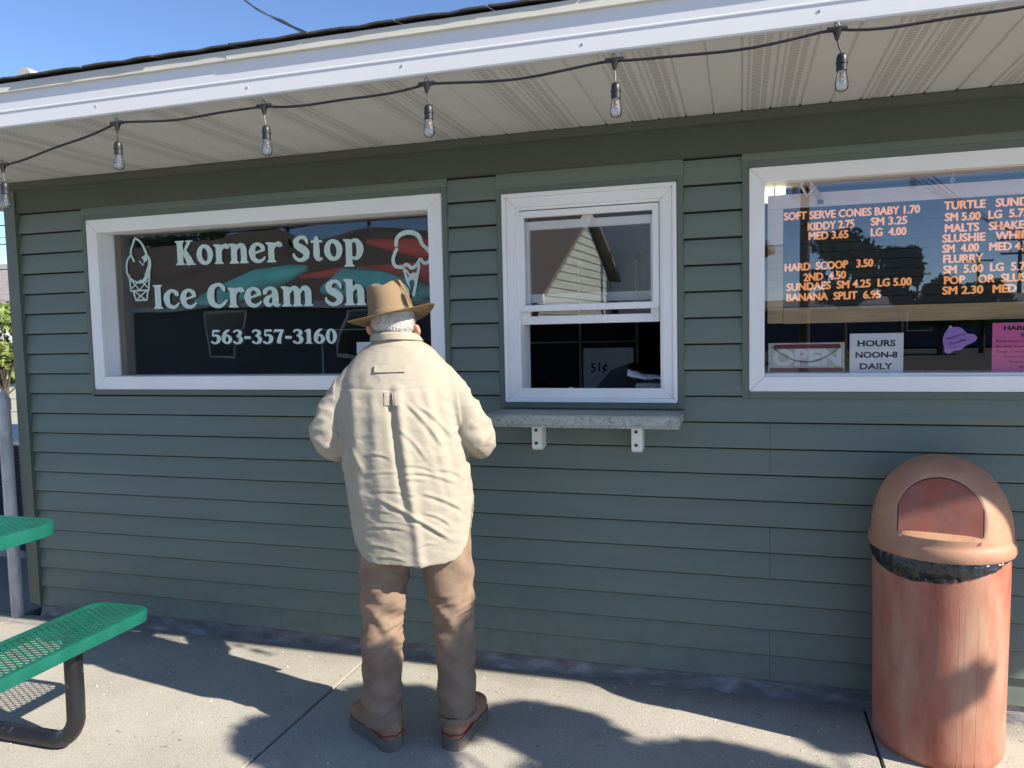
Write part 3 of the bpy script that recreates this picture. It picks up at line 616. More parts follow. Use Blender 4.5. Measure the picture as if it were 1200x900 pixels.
# ------------------------------------------------------------------ serving shelf
sh=thing('serving_shelf','speckled grey laminate serving shelf below the serving window on two white brackets','shelf',(-.6,0,.88))
def tp(t,mb,name,m,**k): o=mb.build(name,m,t,**k); o.matrix_parent_inverse=Matrix.Translation(-t.location); return o
tp(sh,MB().box(-.972,-.217,-.232,-.021,1.016,1.056),'shelf_top','granite',bevel=.004)
tp(sh,MB().box(-.970,-.219,-.2325,-.2325+.0,1.0,1.0).box(-.970,-.2195,-.228,-.205,1.008,1.0155),'front_lip','granite')
tp(sh,MB().box(-.778,-.414,-.075,-.055,.990,1.0155),'cross_rail','paleboard',bevel=.001)
for bx in (-.820,-.415):
    b=tp(sh,MB().prism([(-.014,.905),(-.075,.895),(-.090,.905),(-.090,1.0155),(-.014,1.0155)],bx,bx+.042,'x'),'bracket','white',bevel=.0015)
    for z in (.925,.978):
        k_=MB().lathe([(.0065,0),(.0065,.004),(.003,.005)],0,0,10); k_.v=[(v[0]+bx+.019,-.0905-v[2],v[1]+z) for v in k_.v]
        s=k_.build('screw','black',b); s.matrix_parent_inverse=Matrix.Translation(-sh.location)@Matrix.Identity(4)
        s.matrix_parent_inverse=Matrix.Identity(4)
# inside the serving window
ct=thing('inner_counter','speckled counter and dark till just inside the serving window','counter',(-.5,.35,-.02))
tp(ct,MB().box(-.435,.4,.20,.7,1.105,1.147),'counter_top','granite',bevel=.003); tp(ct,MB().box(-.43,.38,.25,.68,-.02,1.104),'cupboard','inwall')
tp(ct,MB().prism([(-.72,1.02),(-.43,1.02),(-.43,1.15),(-.50,1.22),(-.56,1.2)],.35,.7,'y'),'till','menublack')
np_=thing('paper_napkins','crumpled white paper napkins on the counter inside the serving window','napkins',(-.40,.27,1.148))
rn=random.Random(5)
for (x0,x1,z0,z1,ya,m_) in ((-.075,.01,.0,.055,-.04,'folded_napkin'),(-.03,.13,.0,.03,-.02,'napkin_sheet')):
    mb=MB(); n=10; 
    for jj in range(5):
        for ii in range(n+1):
            u=ii/n; v=jj/4; mb.v.append((x0+(x1-x0)*u,ya+.1*v,z0+(z1-z0)*math.sin(pi*(.15+.8*v))*(1-.55*u)+.008*mn.noise((u*5,v*5,x0*40))+.004))
    for jj in range(4):
        for ii in range(n): a=jj*(n+1)+ii; mb.f.append((a,a+1,a+n+2,a+n+1))
    b=mb.build(m_,'paper',np_,smooth=True); md=b.modifiers.new('s','SOLIDIFY'); md.thickness=.002
fr=thing('drinks_fridge','tall dark fridge with pale door edges at the back of the serving window','fridge',(-1.15,2.6,-.02))
MB().box(-.45,.42,0,.5,0,1.95).build('cabinet','menublack',fr)
for x0 in (-.45,-.02,.405): MB().box(x0,x0+.02,-.02,-.001,.05,1.9).build('door_edge','insect',fr)
for z in (.5,.9,1.3,1.65): MB().box(-.43,.40,-.012,-.001,z,z+.012).build('shelf','insect',fr)
cb2=thing('pale_cupboard','pale narrow cupboard at the right inside the serving window','cupboard',(-.20,1.6,-.02)); MB().box(-.15,.25,0,.4,0,2.1).build('cabinet','insect',cb2,bevel=.004); MB().box(-.03,.2,-.02,-.001,1.38,1.58).build('dark_panel','menublack',cb2)
cd=thing('price_card','small white card with dark handwriting standing inside the serving window','card',(-.72,1.0,1.02))
MB().box(-.10,.17,0,.004,0,.26).build('card','insect',cd); text('51¢',(-.06,.13),(.03,.14),.05,-.001,'ink',cd,bold=.02)
mtc=thing('window_clip','small white plastic clip lying on the serving window track','clip',(-.66,.07,1.129)); MB().box(-.035,.035,-.006,.006,0,.006).box(-.035,-.022,-.009,.009,.006,.012).build('clip','white',mtc)
tg=thing('wall_tag','tiny pale tag on the dark partition inside the serving window','tag',(-.55,3.19,1.62)); MB().box(-.02,.02,-.004,0,0,.035).build('tag','insect',tg)
# storage inside the sign window
ds=thing('display_table','dark covered table inside the sign window','table',(-2.1,.6,-.02)); 
tp(ds,MB().box(-3.35,-1.1,.30,1.3,1.04,1.08),'table_top','menublack'); 
for x in (-3.3,-1.2):
    for y in (.35,1.25): tp(ds,MB().box(x,x+.06,y-.03,y+.03,-.02,1.039),'leg','menublack')
def roll(name,label,m,pts,rs,z):
    t=thing(name,label,'folded parasol',(pts[0][0],pts[0][1],z),0,'parasols and fabric rolls stored in the sign window'); mb=MB(); rings=[]; n=14; L=len(pts)
    for i_,((x,y,zz),r) in enumerate(zip(pts,rs)):
        rings.append([(x,y+r*math.cos(2*pi*k/n)*(1+.35*mn.noise((k*1.3,i_*.6,z))),zz+r*math.sin(2*pi*k/n)*(1+.35*mn.noise((k*1.1,i_*.7,9)))) for k in range(n)])
    mb.loft(rings); tp(t,mb,'canopy',m,smooth=True); return t
roll('folded_parasol','teal folded parasol lying inside the sign window below the shop name','teal',[(-2.70,.27,1.57),(-2.5,.25,1.60),(-2.3,.24,1.65),(-2.12,.23,1.69),(-2.02,.23,1.71)],[.02,.055,.065,.040,.012],1.3)
roll('folded_parasol','crumpled teal fabric bundle right of centre inside the sign window','teal',[(-1.95,.24,1.60),(-1.82,.25,1.63),(-1.6,.25,1.61),(-1.45,.25,1.58),(-1.35,.25,1.57)],[.02,.075,.065,.045,.01],1.2)
roll('folded_parasol','red folded parasol lying inside the sign window behind the hat','redfab',[(-2.15,.36,1.68),(-1.9,.35,1.69),(-1.6,.35,1.675),(-1.35,.34,1.66),(-1.15,.34,1.62)],[.010,.025,.045,.065,.06],1.25)
roll('folded_parasol','loose red fabric bundle at the upper right inside the sign window','redfab',[(-1.78,.40,1.84),(-1.62,.40,1.81),(-1.4,.40,1.78),(-1.2,.40,1.73)],[.015,.035,.055,.05],1.3)
t,w_,h=flat('window_notice','white paper notice low in the sign window beside the man\'s neck','notice',419,400,475,436,.105,'paper',.0012)
ck=thing('stacked_chair_frame','pale thin metal frame standing in the dark inside the sign window','frame',(-2.35,.9,1.08))
MB().tube([(0,0,0),(0,0,.33),(.34,0,.33),(.34,0,0)],.006,6).build('frame_tube','insect',ck)

# ------------------------------------------------------------------ string of lights
st=thing('string_lights','black cable of clear filament bulbs strung along the white eave','string lights',(0,-.86,2.15))
bulbpx=[(-115,207),(3,193),(137,144),(309,124),(500,98),(720,70),(981,34),(1260,-8)]
BP=[on(x,y,-.862) for x,y in bulbpx]
pts=[]; 
for a,b in zip(BP[:-1],BP[1:]):
    n=14; ph=random.random()
    for k in range(n): u=k/n; p=a.lerp(b,u); p.z-=.018*4*u*(1-u)*(1 if a.x>-2 else .6)+.003*math.sin(u*9+ph*6); p.y+=.004*math.sin(u*7+ph); pts.append(p)
pts.append(BP[-1]); pts=[Vector((-4.31,-.853,2.165))]+pts if BP[0].x>-4.3 else pts
tp(st,MB().tube(pts,.0042,8),'cable','cable',smooth=True)
for k,p in enumerate(BP):
    tb=MB(); L=.026
    tb.tube([(p.x-L,p.y,p.z+.001),(p.x-L*.9,p.y,p.z),(p.x+L*.9,p.y,p.z),(p.x+L,p.y,p.z-.001)],[.0062,.0072,.0072,.0062],10)
    tb.tube([(p.x,p.y,p.z),(p.x,p.y,p.z-.010),(p.x,p.y,p.z-.028)],[.014,.010,.0045],10)
    tb.tube([(p.x-.006,p.y,p.z+.006),(p.x-.005,p.y,p.z+.016),(p.x+.002,p.y,p.z+.018),(p.x+.006,p.y,p.z+.008)],.0017,6)
    tp(st,tb,'junction','black',smooth=True)
    dx=[0,.004,.0,.006,.004,.003,.012,0][k]; zb=p.z-.062
    tp(st,MB().tube([(p.x,p.y,p.z-.026),(p.x+dx*.4,p.y,p.z-.045),(p.x+dx,p.y,zb-.004)],.0022,6),'lead','greywire' if k%2 else 'cable')
    s=MB().lathe([(.004,.0),(.0105,-.004),(.0135,-.012),(.0135,-.022),(.0150,-.023),(.0150,-.028),(.0135,-.029),(.0138,-.046),(.012,-.047)],0,0,16); s.v=[(v[0]+p.x+dx,v[1]+p.y,v[2]+zb) for v in s.v]
    so_=tp(st,s,'socket','black',smooth=True)
    b=MB().lathe([(.0115,-.0472),(.0125,-.054),(.0150,-.066),(.0170,-.078),(.0165,-.088),(.013,-.095),(.007,-.0985),(.001,-.0995)],0,0,18); b.v=[(v[0]+p.x+dx,v[1]+p.y,v[2]+zb) for v in b.v]
    bb=b.build('bulb','glassbulb',so_,smooth=True)
    f=MB().tube([(p.x+dx-.005,p.y,zb-.050),(p.x+dx-.006,p.y,zb-.074),(p.x+dx,p.y,zb-.066),(p.x+dx+.006,p.y,zb-.074),(p.x+dx+.005,p.y,zb-.050)],.0011,5); f.tube([(p.x+dx,p.y,zb-.047),(p.x+dx,p.y,zb-.060)],.003,6)
    f.build('filament','brass',so_)
sw=thing('service_wire','twisted dark service cable rising from the roof edge into the sky','cable',on(362,38,.3))
a=on(362,40,.3); b=on(305,0,3.0); d=b-a
tp(sw,MB().tube([(a.x,a.y,2.56),(a.x,a.y,a.z-.012)],.014,10),'mast','galv')
for k,off in enumerate((0,.012)):
    tp(sw,MB().tube([a+d*u+Vector((off*math.sin(u*40+k*3),0,off*math.cos(u*40+k*3)))+Vector((0,0,-.12*u*(5-u)*.2)) for u in [i/12*5 for i in range(13*1)]],.008,6),'wire','greywire' if k else 'cable')

# ------------------------------------------------------------------ litter bin
CX,CY=.645,-.222; can=thing('litter_bin','weathered pinkish red barrel litter bin with tan dome lid and flap','litter bin',(CX,CY,G))
H0=.715
cb=MB(); n=96; rings=[]
for i_ in range(40):
    z=H0*i_/39; r=.200+.008*min(1,z/.7)-.010*max(0,1-z/.03)**2
    rings.append([((r+.0025*mn.noise((math.cos(a)*2,math.sin(a)*2,z*2)))*math.cos(a),(r)*math.sin(a),z) for a in [2*pi*k/n for k in range(n)]])
cb.loft(rings).build('barrel','can',can,smooth=True)
# faint mould lines down the barrel
for a0 in (-1.42,-1.50,-1.22):
    rr=.2005; MB().tube([( (rr+.0070-.008*(1-min(1,z/.7)))*math.cos(a0),(rr+.0070-.008*(1-min(1,z/.7)))*math.sin(a0),z) for z in (.02,.2,.4,.55)],.0010,5).build('mould_line','can',can,smooth=True)
# lid: rim band + dome with a flat front for the flap
DA=R(-103); FD=.152    # direction the flap faces, distance of the flat from the axis
cd_,sd_=math.cos(DA),math.sin(DA)
def FZ(z): return .170-.26*(z-.768)
prof=[(.205,.690),(.2185,.690),(.2225,.700),(.2215,.722),(.2165,.732),(.2135,.738),(.2125,.746)]
Rd=.2125; zc=.746; hd=.255
for k in range(1,26): t=k/26*pi/2; prof.append((Rd*math.cos(t)**.92,zc+hd*math.sin(t)))
prof.append((.004,zc+hd))
ld=MB(); n=160; rings=[]
for r,z in prof:
    ring_=[]
    for k in range(n):
        a=2*pi*k/n; x=r*math.cos(a); y=r*math.sin(a); u=x*cd_+y*sd_; v=-x*sd_+y*cd_
        z2=z
        if z>.762 and u>FZ(z) and abs(v)<.134: u=FZ(z)
        elif z>.762 and u>FZ(z) and abs(v)<.142: u=u-(u-FZ(z))*(.142-abs(v))/.008
        ring_.append((u*cd_-v*sd_,u*sd_+v*cd_,z2))
    rings.append(ring_)
lo=ld.loft(rings).build('lid','lid',can,smooth=True)
# flap outline = where the dome meets the flat
fl=[]
def domez(v):
    for k in range(400):
        z=1.0-.0006*k; sn=min(1,(z-zc)/hd); rr=Rd*max(0,1-sn*sn)**.46
        if rr>math.hypot(FZ(z),v): return z
    return .78
vmax=.122
def cut(ins): return [(-vmax+ins,.768+ins),(vmax-ins,.768+ins)]+[(v,min(domez(v)-.014-ins,.99)) for v in np.linspace(vmax-ins,-vmax+ins,17)]
def flat3(poly,u): return [((FZ(z)+u)*cd_-v*sd_,(FZ(z)+u)*sd_+v*cd_,z) for v,z in poly]
for nm,ins,u0,u1,mm in (('flap_gap',0,-.002,.0012,'ink'),('flap',.0035,-.001,.0045,'flap')):
    pl=cut(ins); n_=len(pl); MB().add(flat3(pl,u0)+flat3(pl,u1),[tuple(range(n_)),tuple(range(n_,2*n_))]+[(k,(k+1)%n_,(k+1)%n_+n_,k+n_) for k in range(n_)]).build(nm,mm,can)
pl=[(-.112,.750),(.112,.750),(.116,.763),(-.116,.763)]; n_=4; MB().add(flat3(pl,-.01)+flat3([(v*1.02,z-.001) for v,z in pl],.012),[tuple(range(n_)),tuple(range(n_,2*n_))]+[(k,(k+1)%n_,(k+1)%n_+n_,k+n_) for k in range(n_)]).build('flap_ledge','lid',can,bevel=.003)
# liner
lb=thing('bin_liner','black plastic bag folded over the bin rim under the dome lid','bin bag',(CX,CY,G+.6))
mb=MB(); n=140; rings=[]
for j in range(9):
    v=j/8; ring_=[]
    for k in range(n):
        a=2*pi*k/n; dip=.068*max(0,math.cos(a-R(-122)))**1.2+.008; zt=.693-.6; zb=zt-dip-.006*mn.noise((a*5,0,2)); z=zt+(zb-zt)*v
        r=.2095+.005*math.sin(pi*v)+.006*mn.noise((a*9,v*3,4))+.005*mn.noise((a*22,v*6,1)); ring_.append((r*math.cos(a),r*math.sin(a),z))
    rings.append(ring_)
mb.loft(rings).build('liner','bag',lb,smooth=True)

# ------------------------------------------------------------------ picnic table
pt=thing('picnic_table','green expanded metal picnic table with black tube frame at the left edge','picnic table',(-3.2,-1.6,G))
def rrect(x0,x1,y0,y1,r,n=8):
    out=[]
    for cx,cy,a0 in ((x1-r,y1-r,0),(x0+r,y1-r,90),(x0+r,y0+r,180),(x1-r,y0+r,270)):
        for k in range(n+1): a=R(a0+90*k/n); out.append((cx+r*math.cos(a),cy+r*math.sin(a)))
    return out
def meshtop(x0,x1,y0,y1,z,nm,r,rh=.042):
    """rolled rim, deck of expanded metal"""
    o_=rrect(x0,x1,y0,y1,r); prof=[(0,-rh),(.002,-.008),(-.001,-.002),(-.008,0),(-.026,-.002),(-.026,-.005),(-.008,-.004),(-.004,-.010),(-.0015,-rh)]
    mb=MB(); n=len(o_); m_=len(prof)
    for k,(x,y) in enumerate(o_):
        a=o_[(k-1)%n]; b=o_[(k+1)%n]; d=Vector((b[0]-a[0],b[1]-a[1],0)).normalized(); nn=Vector((d.y,-d.x,0))
        for off,dz in prof: mb.v.append((x+nn.x*off,y+nn.y*off,z+dz))
    for k in range(n):
        for j in range(m_): a=k*m_+j; b=((k+1)%n)*m_+j; a2=k*m_+(j+1)%m_; b2=((k+1)%n)*m_+(j+1)%m_; mb.f.append((a,b,b2,a2))
    rim=mb.build(nm,'green',pt,smooth=True); rim.matrix_parent_inverse=Matrix.Translation(-pt.location)
    # deck strips: long way of the diamond runs across the seat
    q=MB(); ix0,ix1,iy0,iy1=x0+.012,x1-.012,y0+.012,y1-.012; LW,SW=.046,.023; sl=SW/LW
    for sgn in (1,-1):
        c=-1.0*(ix1-ix0)*sl-SW
        while c<(iy1-iy0)+(ix1-ix0)*sl+SW:
            # line y=iy0+c+sgn*sl*(x-ix0) , parallel lines spaced SW apart
            segs=[]
            xa,xb=ix0,ix1
            f=lambda x:iy0+c+sgn*sl*(x-ix0)
            def clip(lo,hi):
                # keep y in iy0..iy1
                ya,yb=f(lo),f(hi)
                if max(ya,yb)<iy0 or min(ya,yb)>iy1: return None
                xs_=[lo,hi]
                inv_=lambda y:(y-iy0-c)/(sgn*sl)+ix0
                a,b=sorted((inv_(iy0),inv_(iy1))); return max(lo,a),min(hi,b)
            s=clip(xa,xb)
            if s and s[1]-s[0]>.01:
                ym0,ym1=f(s[0]),f(s[1]); 
                # rounded corners: trim by testing against the outline radius
                def ok(x,y):
                    rx=max(x0+r-x,x-(x1-r),0); ry=max(y0+r-y,y-(y1-r),0); return math.hypot(rx,ry)<r-.008
                t0,t1=0,1
                while t0<.5 and not ok(s[0]+(s[1]-s[0])*t0,ym0+(ym1-ym0)*t0): t0+=.01
                while t1>.5 and not ok(s[0]+(s[1]-s[0])*t1,ym0+(ym1-ym0)*t1): t1-=.01
                if t1-t0>.04:
                    A=Vector((s[0]+(s[1]-s[0])*t0,ym0+(ym1-ym0)*t0,z-.004)); B=Vector((s[0]+(s[1]-s[0])*t1,ym0+(ym1-ym0)*t1,z-.004)); d=(B-A).normalized(); p_=Vector((-d.y,d.x,0))*.0013; h_=Vector((0,0,.0022+.0003*sgn))
                    q.add([A-p_-h_,A+p_-h_,B+p_-h_,B-p_-h_,A-p_+h_,A+p_+h_,B+p_+h_,B-p_+h_],[(0,1,2,3),(4,7,6,5),(0,4,5,1),(1,5,6,2),(2,6,7,3),(3,7,4,0)])
            c+=SW
    dk=q.build('expanded_mesh','green',pt); dk.matrix_parent_inverse=Matrix.Translation(-pt.location); dk['kind']='stuff'
BZ=G+.440; TZ=G+.735
meshtop(-2.40,-2.128,-2.6,-.768,BZ,'bench_rim',.06)
meshtop(-3.34,-2.60,-2.6,-.70,TZ,'tabletop_rim',.10,.05)
meshtop(-3.83,-3.55,-2.6,-.755,BZ,'bench_rim',.06)
for yy in (-1.03,-2.2):
    pth=[(-2.245,yy,BZ-.012)]+[(-2.245,yy,BZ-.25)]
    rb=.11
    for k in range(1,9): a=pi/2*k/8; pth.append((-2.245-rb*(1-math.cos(a)),yy,G+.030+rb-rb*math.sin(a)))
    pth+=[(-2.7,yy,G+.030),(-2.97,yy,G+.030),(-3.3,yy,G+.030)]
    mir=[(-5.94-x,y,z) for x,y,z in pth[::-1]]
    mb=MB().tube(pth[:-2]+mir[3:] if False else pth,.030,16); mb.tube(mir,.030,16)
    mb.tube([(-2.97,yy,G+.03),(-2.97,yy,TZ-.012)],.028,14); mb.tube([(-2.66,yy,TZ-.02),(-3.28,yy,TZ-.02)],.018,10)
    tp(pt,mb,'frame_tube','tube',smooth=True)

# ------------------------------------------------------------------ left background
gp=thing('steel_post','galvanised steel post with a pointed cap beside the shop corner','post',(-3.672,-.045,G))
MB().tube([(0,0,0),(0,0,1.10)],[.030,.030],16).build('shaft','galv',gp,smooth=True)
MB().lathe([(.034,1.095),(.034,1.150),(.031,1.156),(.004,1.205)],0,0,16).build('cap','galv',gp,smooth=True)
MB().lathe([(.032,.93),(.033,.935),(.033,.938),(.032,.943)],0,0,16).build('weld_ring','galv',gp,smooth=True)
ac=thing('condenser_unit','dark grey finned condenser unit behind the steel post','air conditioner',(-5.1,1.15,G))
acw=.55
MB().box(-acw+.01,acw-.01,-.34,.34,.05,.76).build('coil','menublack',ac)
MB().box(-acw,acw,-.36,.36,0,.05).build('base','galv',ac,bevel=.004); MB().box(-acw,acw,-.36,.36,.76,.80).build('top_cover','galv',ac,bevel=.01)
for x in (-acw,acw-.03): MB().box(x,x+.03,-.36,-.33,.05,.76).build('corner_post','ac',ac)
f0=None
for k in range(34):
    z=.065+k*.0205
    if f0 is None: f0=MB().prism([(-.352,0),(-.362,.004),(-.352,.011),(-.342,.011),(-.342,0)],-acw+.031,acw-.031,'x').build('fin','ac',ac); f0.location=(0,0,z); 
    else: part(f0,ac,(0,0,z))
def house(name,label,x,y,w_,d_,h,rh,wm,rm,rz=0,ridge='x',windows=(),gm=None):
    t=thing(name,label,'house',(x,y,G-.05),rz)
    MB().box(-w_/2,w_/2,-d_/2,d_/2,0,h).build('wall',wm,t)
    lap_=MB(); 
    for k in range(int(h/.2)): lap_.box(-w_/2-.012,w_/2+.012,-d_/2-.012,d_/2+.012,k*.2,k*.2+.185)
    lap_.build('clapboard',wm,t)['kind']='stuff'
    if gm:
        for s in (-1,1): 
            ew=MB(); zz=0
            while zz<h+rh-.25:
                wd=d_/2 if zz<h else d_/2*(1-(zz-h+.2)/rh)
                x_=s*(w_/2+.07); ew.prism([(x_,zz),(x_+s*.04,zz),(x_+s*.012,zz+.205),(x_,zz+.205)],-wd,wd,'y'); zz+=.205
            ew.build('end_wall',gm,t)['kind']='stuff'
    ov=.35
    if ridge=='x':
        MB().prism([(-d_/2-ov,h-.06),(0,h+rh),(d_/2+ov,h-.06),(d_/2+ov,h+.06),(0,h+rh+.12),(-d_/2-ov,h+.06)],-w_/2-ov,w_/2+ov,'x').build('roof',rm,t)
        for s in (-1,1): MB().prism([(-d_/2,h),(d_/2,h),(0,h+rh-.02)],s*w_/2-.06,s*w_/2+.06,'x').build('gable',gm or wm,t)
        for s in (-1,1): MB().box(-w_/2-ov,w_/2+ov,s*(d_/2+ov)-.05,s*(d_/2+ov)+.05,h-.14,h+.05).build('gutter','white',t)
    else:
        MB().prism([(-w_/2-ov,h-.06),(0,h+rh),(w_/2+ov,h-.06),(w_/2+ov,h+.06),(0,h+rh+.12),(-w_/2-ov,h+.06)],-d_/2-ov,d_/2+ov,'y').build('roof',rm,t)
        for s in (-1,1): MB().prism([(-w_/2,h),(w_/2,h),(0,h+rh-.02)],s*d_/2-.06,s*d_/2+.06,'y').build('gable',wm,t)
        for s in (-1,1): MB().prism([(-w_/2-ov,h-.10),(0,h+rh-.04),(w_/2+ov,h-.10),(w_/2+ov,h+.08),(0,h+rh+.14),(-w_/2-ov,h+.08)],s*(d_/2+ov+.02)-.02,s*(d_/2+ov+.02)+.02,'y').build('barge_board','white',t)
    for (wx,wz,ww,wh) in windows:
        for s in (-1,1):
            f=MB().box(wx-ww/2-.07,wx+ww/2+.07,s*(d_/2+.03)-.03,s*(d_/2+.03)+.03,wz-.07,wz+wh+.07).build('window','white',t)
            MB().box(wx-ww/2,wx+ww/2,s*(d_/2+.045)-.03,s*(d_/2+.045)+.03,wz,wz+wh).build('pane','win',f)
    return t
house('garage','low white garage with a shallow roof behind the condenser unit',-13.2,8.3,5.2,5,1.60,.25,'cream','white',R(10))
house('neighbour_house','house with a grey shingle roof and slate gable beyond the garage',-17.0,11.5,7,6,1.9,1.35,'housedk','greyshingle',R(25),'x')
def leafcloud(mb,c,r,n,s,rng,squash=(1,1,1),shell=.25):
    for _ in range(n):
        d=Vector((rng.gauss(0,1),rng.gauss(0,1),rng.gauss(0,1))).normalized()*(rng.random()**shell); p=Vector(c)+Vector((d.x*r*squash[0],d.y*r*squash[1],d.z*r*squash[2]))
        a=Vector((rng.gauss(0,1),rng.gauss(0,1),rng.gauss(0,1))).normalized(); b=a.orthogonal().normalized(); ss=s*rng.uniform(.6,1.3)
        mb.add([p-a*ss,p+b*ss*.45,p+a*ss,p-b*ss*.45],[(0,1,2,3)])
def tree(name,label,x,y,h,cr_,nleaf,ls,clumps,seed,m='leaf',trunk_r=.18,group=None):
    rng=random.Random(seed); t=thing(name,label,'tree',(x,y,G-.16),0,group)
    tm=MB().tube([(0,0,0),(.03*h*.1,0,h*.3),(0,.05,h*.55),(.05,0,h*.8)],[trunk_r,trunk_r*.75,trunk_r*.5,trunk_r*.15],10)
    cl=MB(); 
    for k in range(clumps):
        a=rng.uniform(0,2*pi); rr=cr_*math.sqrt(rng.random())*.75; z=h*.45+rng.random()*h*.5; f=1-abs((z/h)-.65)*1.3
        c=(rr*math.cos(a)*f,rr*math.sin(a)*f,z); r=cr_*rng.uniform(.20,.42); leafcloud(cl,c,r,nleaf//clumps,ls,rng,(1,1,.7),.7)
        tm.tube([(0,0,h*.4),(c[0]*.5,c[1]*.5,(h*.4+z)/2),c],[trunk_r*.35,trunk_r*.2,trunk_r*.06],6)
    tm.build('trunk','bark',t,smooth=True); cl.build('crown',m,t); return t
tree('garden_bush','light green leafy bush standing before the white garage',-9.6,4.9,2.15,.75,2200,.06,14,4,'leafl',.04)
# wires in the gap left of the shop
ow=thing('overhead_wires','thin dark overhead wires crossing the sky left of the shop corner','wires',(-13,9,3))
for (ya,yb,yw) in ((258,262,8.5),(273,276,9),(280,284,9),(312,313,9.5)):
    a=on(-140,ya-6,yw); b=on(40,yb+2,yw); tp(ow,MB().tube([a.lerp(b,u)-Vector((0,0,.08*4*u*(1-u))) for u in (0,.25,.5,.75,1)],.012 if ya!=273 else .006,5),'wire','cable')

# ------------------------------------------------------------------ the street behind the camera (seen mirrored in the panes)
house('brown_roof_house','long single storey house with a brown shingle roof across the street',-12.5,-17.5,17,8,2.2,2.3,'housedk','brownshingle',R(4),'x',((-5,.9,1.2,1),(0,.9,1.2,1),(4.5,.9,1.2,1)),'paleend')
house('gabled_house','white sided gabled house at the right of the street',-3.2,-24,6.4,8,3.6,3.4,'housew','brownshingle',R(-8),'y',((-1.4,1,1,1.3),(1.4,1,1,1.3)))
house('far_shed','low dark warehouse beyond the street trees',18,-52,44,10,2.5,.5,'housedk','greyshingle',0,'x',((-8,1,1.2,1),(0,1,1.2,1),(8,1,1.2,1)))
for k,(x,y,h,c_,lb_) in enumerate(((3.9,-30,5.3,1.9,'broad tree left in the menu window reflection'),(6.3,-32,4.7,1.1,'second smaller tree beside the broad street tree'),(8.9,-37,3.6,1.5,'low round tree by the warehouse'),(10.9,-38,3.5,1.6,'low yellowish tree by the warehouse'),(29,-34,7,3,'dark tree at the right end of the street'),(-24,-26,7,3.4,'big tree behind the brown roof house'))):
    tree('street_tree',lb_,x,y,h,c_,7000,.13,36,20+k,'leafl' if k==3 else 'leaf',.14,'trees across the street')
def upole(x,y,h,lab,arms=((.0,1.1),)):
    t=thing('utility_pole',lab,'utility pole',(x,y,G-.16),0,'utility poles along the street'); MB().tube([(0,0,0),(0,0,h)],[.15,.10],10).build('mast','pole',t,smooth=True)
    for dz,l in arms:
        MB().box(-l,l,-.06,.06,h-.7-dz,h-.58-dz).build('crossarm','pole',t)
        for xx in (-l+.08,-l/2,l/2,l-.08): MB().lathe([(.03,h-.58-dz),(.045,h-.50-dz),(.02,h-.44-dz)],xx,0,8).build('insulator','galv',t)
upole(1.7,-20,9.5,'near tall utility pole left in the menu window reflection'); upole(19,-70,7.2,'middle utility pole with one crossarm'); upole(17.2,-54,7.4,'utility pole with two crossarms at the right',((0,1.3),(.9,1.1))); upole(15.6,-76,6.6,'farthest utility pole beyond the warehouse')
sw2=thing('street_wires','bundle of sagging wires between the utility poles','wires',(10,-28,8))
for k in range(4):
    z=8.6-.25*k; A=Vector((-30,-12+k*.3,z+.8)); B=Vector((1.7+.5*k-.7,-20,z)); D=Vector((17.2+.5*k,-54,z-1.6)); E_=Vector((60,-58,z-1))
    pp=[]
    for a,b in ((A,B),(B,D),(D,E_)): pp+=[a.lerp(b,u)-Vector((0,0,.9*4*u*(1-u))) for u in (0,.2,.4,.6,.8)]
    tp(sw2,MB().tube(pp,.02,5),'wire','cable')

# unseen tree added right of the bin, clumps placed to throw rounded pavement shade
yt=thing('added_shade_tree','unseen tree added outside the frame on the right, leaf clumps shaped for the pavement shade','tree',(3.05,-2.5,G))
rng=random.Random(11); cm=MB(); tm=MB().tube([(0,0,0),(.02,0,1.0),(0,.1,1.9),(.1,.3,2.6)],[.06,.05,.04,.015],10)
SD=Vector((.972,-.233)); cot=1/math.tan(R(SUN_EL))
for (sx,sy,r,h) in ((-.66,-.52,.19,2.5),(.02,-.70,.25,2.6),(-1.24,-.52,.21,2.7),(-1.50,-.82,.19,2.5),(-1.18,-.80,.16,2.45),(-.30,-.80,.25,2.35),(.46,-.98,.30,2.5),(-.50,-.64,.14,2.45),(-1.1,-1.2,.27,2.6),(-.72,-1.1,.24,2.7),(-.4,-1.25,.3,2.8),(.2,-1.35,.3,2.9),(.285,-.36,.055,2.3)):
    c=Vector((sx+SD.x*cot*h,sy+SD.y*cot*h,h))-Vector((3.05,-2.5,0)); leafcloud(cm,c,r,int(9000*r*r/.04*.35),.030,rng,(1,1,1),.45)
    tm.tube([(0,.1,1.8),tuple(Vector((0,.1,1.8)).lerp(c,.5)),tuple(c)],[.02,.012,.005],6)
tm.build('trunk','bark',yt,smooth=True); cm.build('crown','leaf',yt)

# ------------------------------------------------------------------ the man at the window
def union(mb,vox,it=3,fac=.6):
    me=bpy.data.meshes.new('u'); me.from_pydata(mb.v,[],mb.f); bm=bmesh.new(); bm.from_mesh(me)
    bmesh.ops.recalc_face_normals(bm,faces=bm.faces); bm.to_mesh(me); bm.free()
    o=bpy.data.objects.new('u',me); C.objects.link(o)
    r=o.modifiers.new('r','REMESH'); r.mode='VOXEL'; r.voxel_size=vox; r.adaptivity=0
    q=o.modifiers.new('s','SMOOTH'); q.factor=fac; q.iterations=it
    dg=bpy.context.evaluated_depsgraph_get(); dg.update(); out=bpy.data.meshes.new_from_object(o.evaluated_get(dg)); bpy.data.objects.remove(o); bpy.data.meshes.remove(me); return out
def getv(me): a=np.empty(len(me.vertices)*3); me.vertices.foreach_get('co',a); return a.reshape(-1,3)
def setv(me,a): me.vertices.foreach_set('co',a.ravel()); me.update()
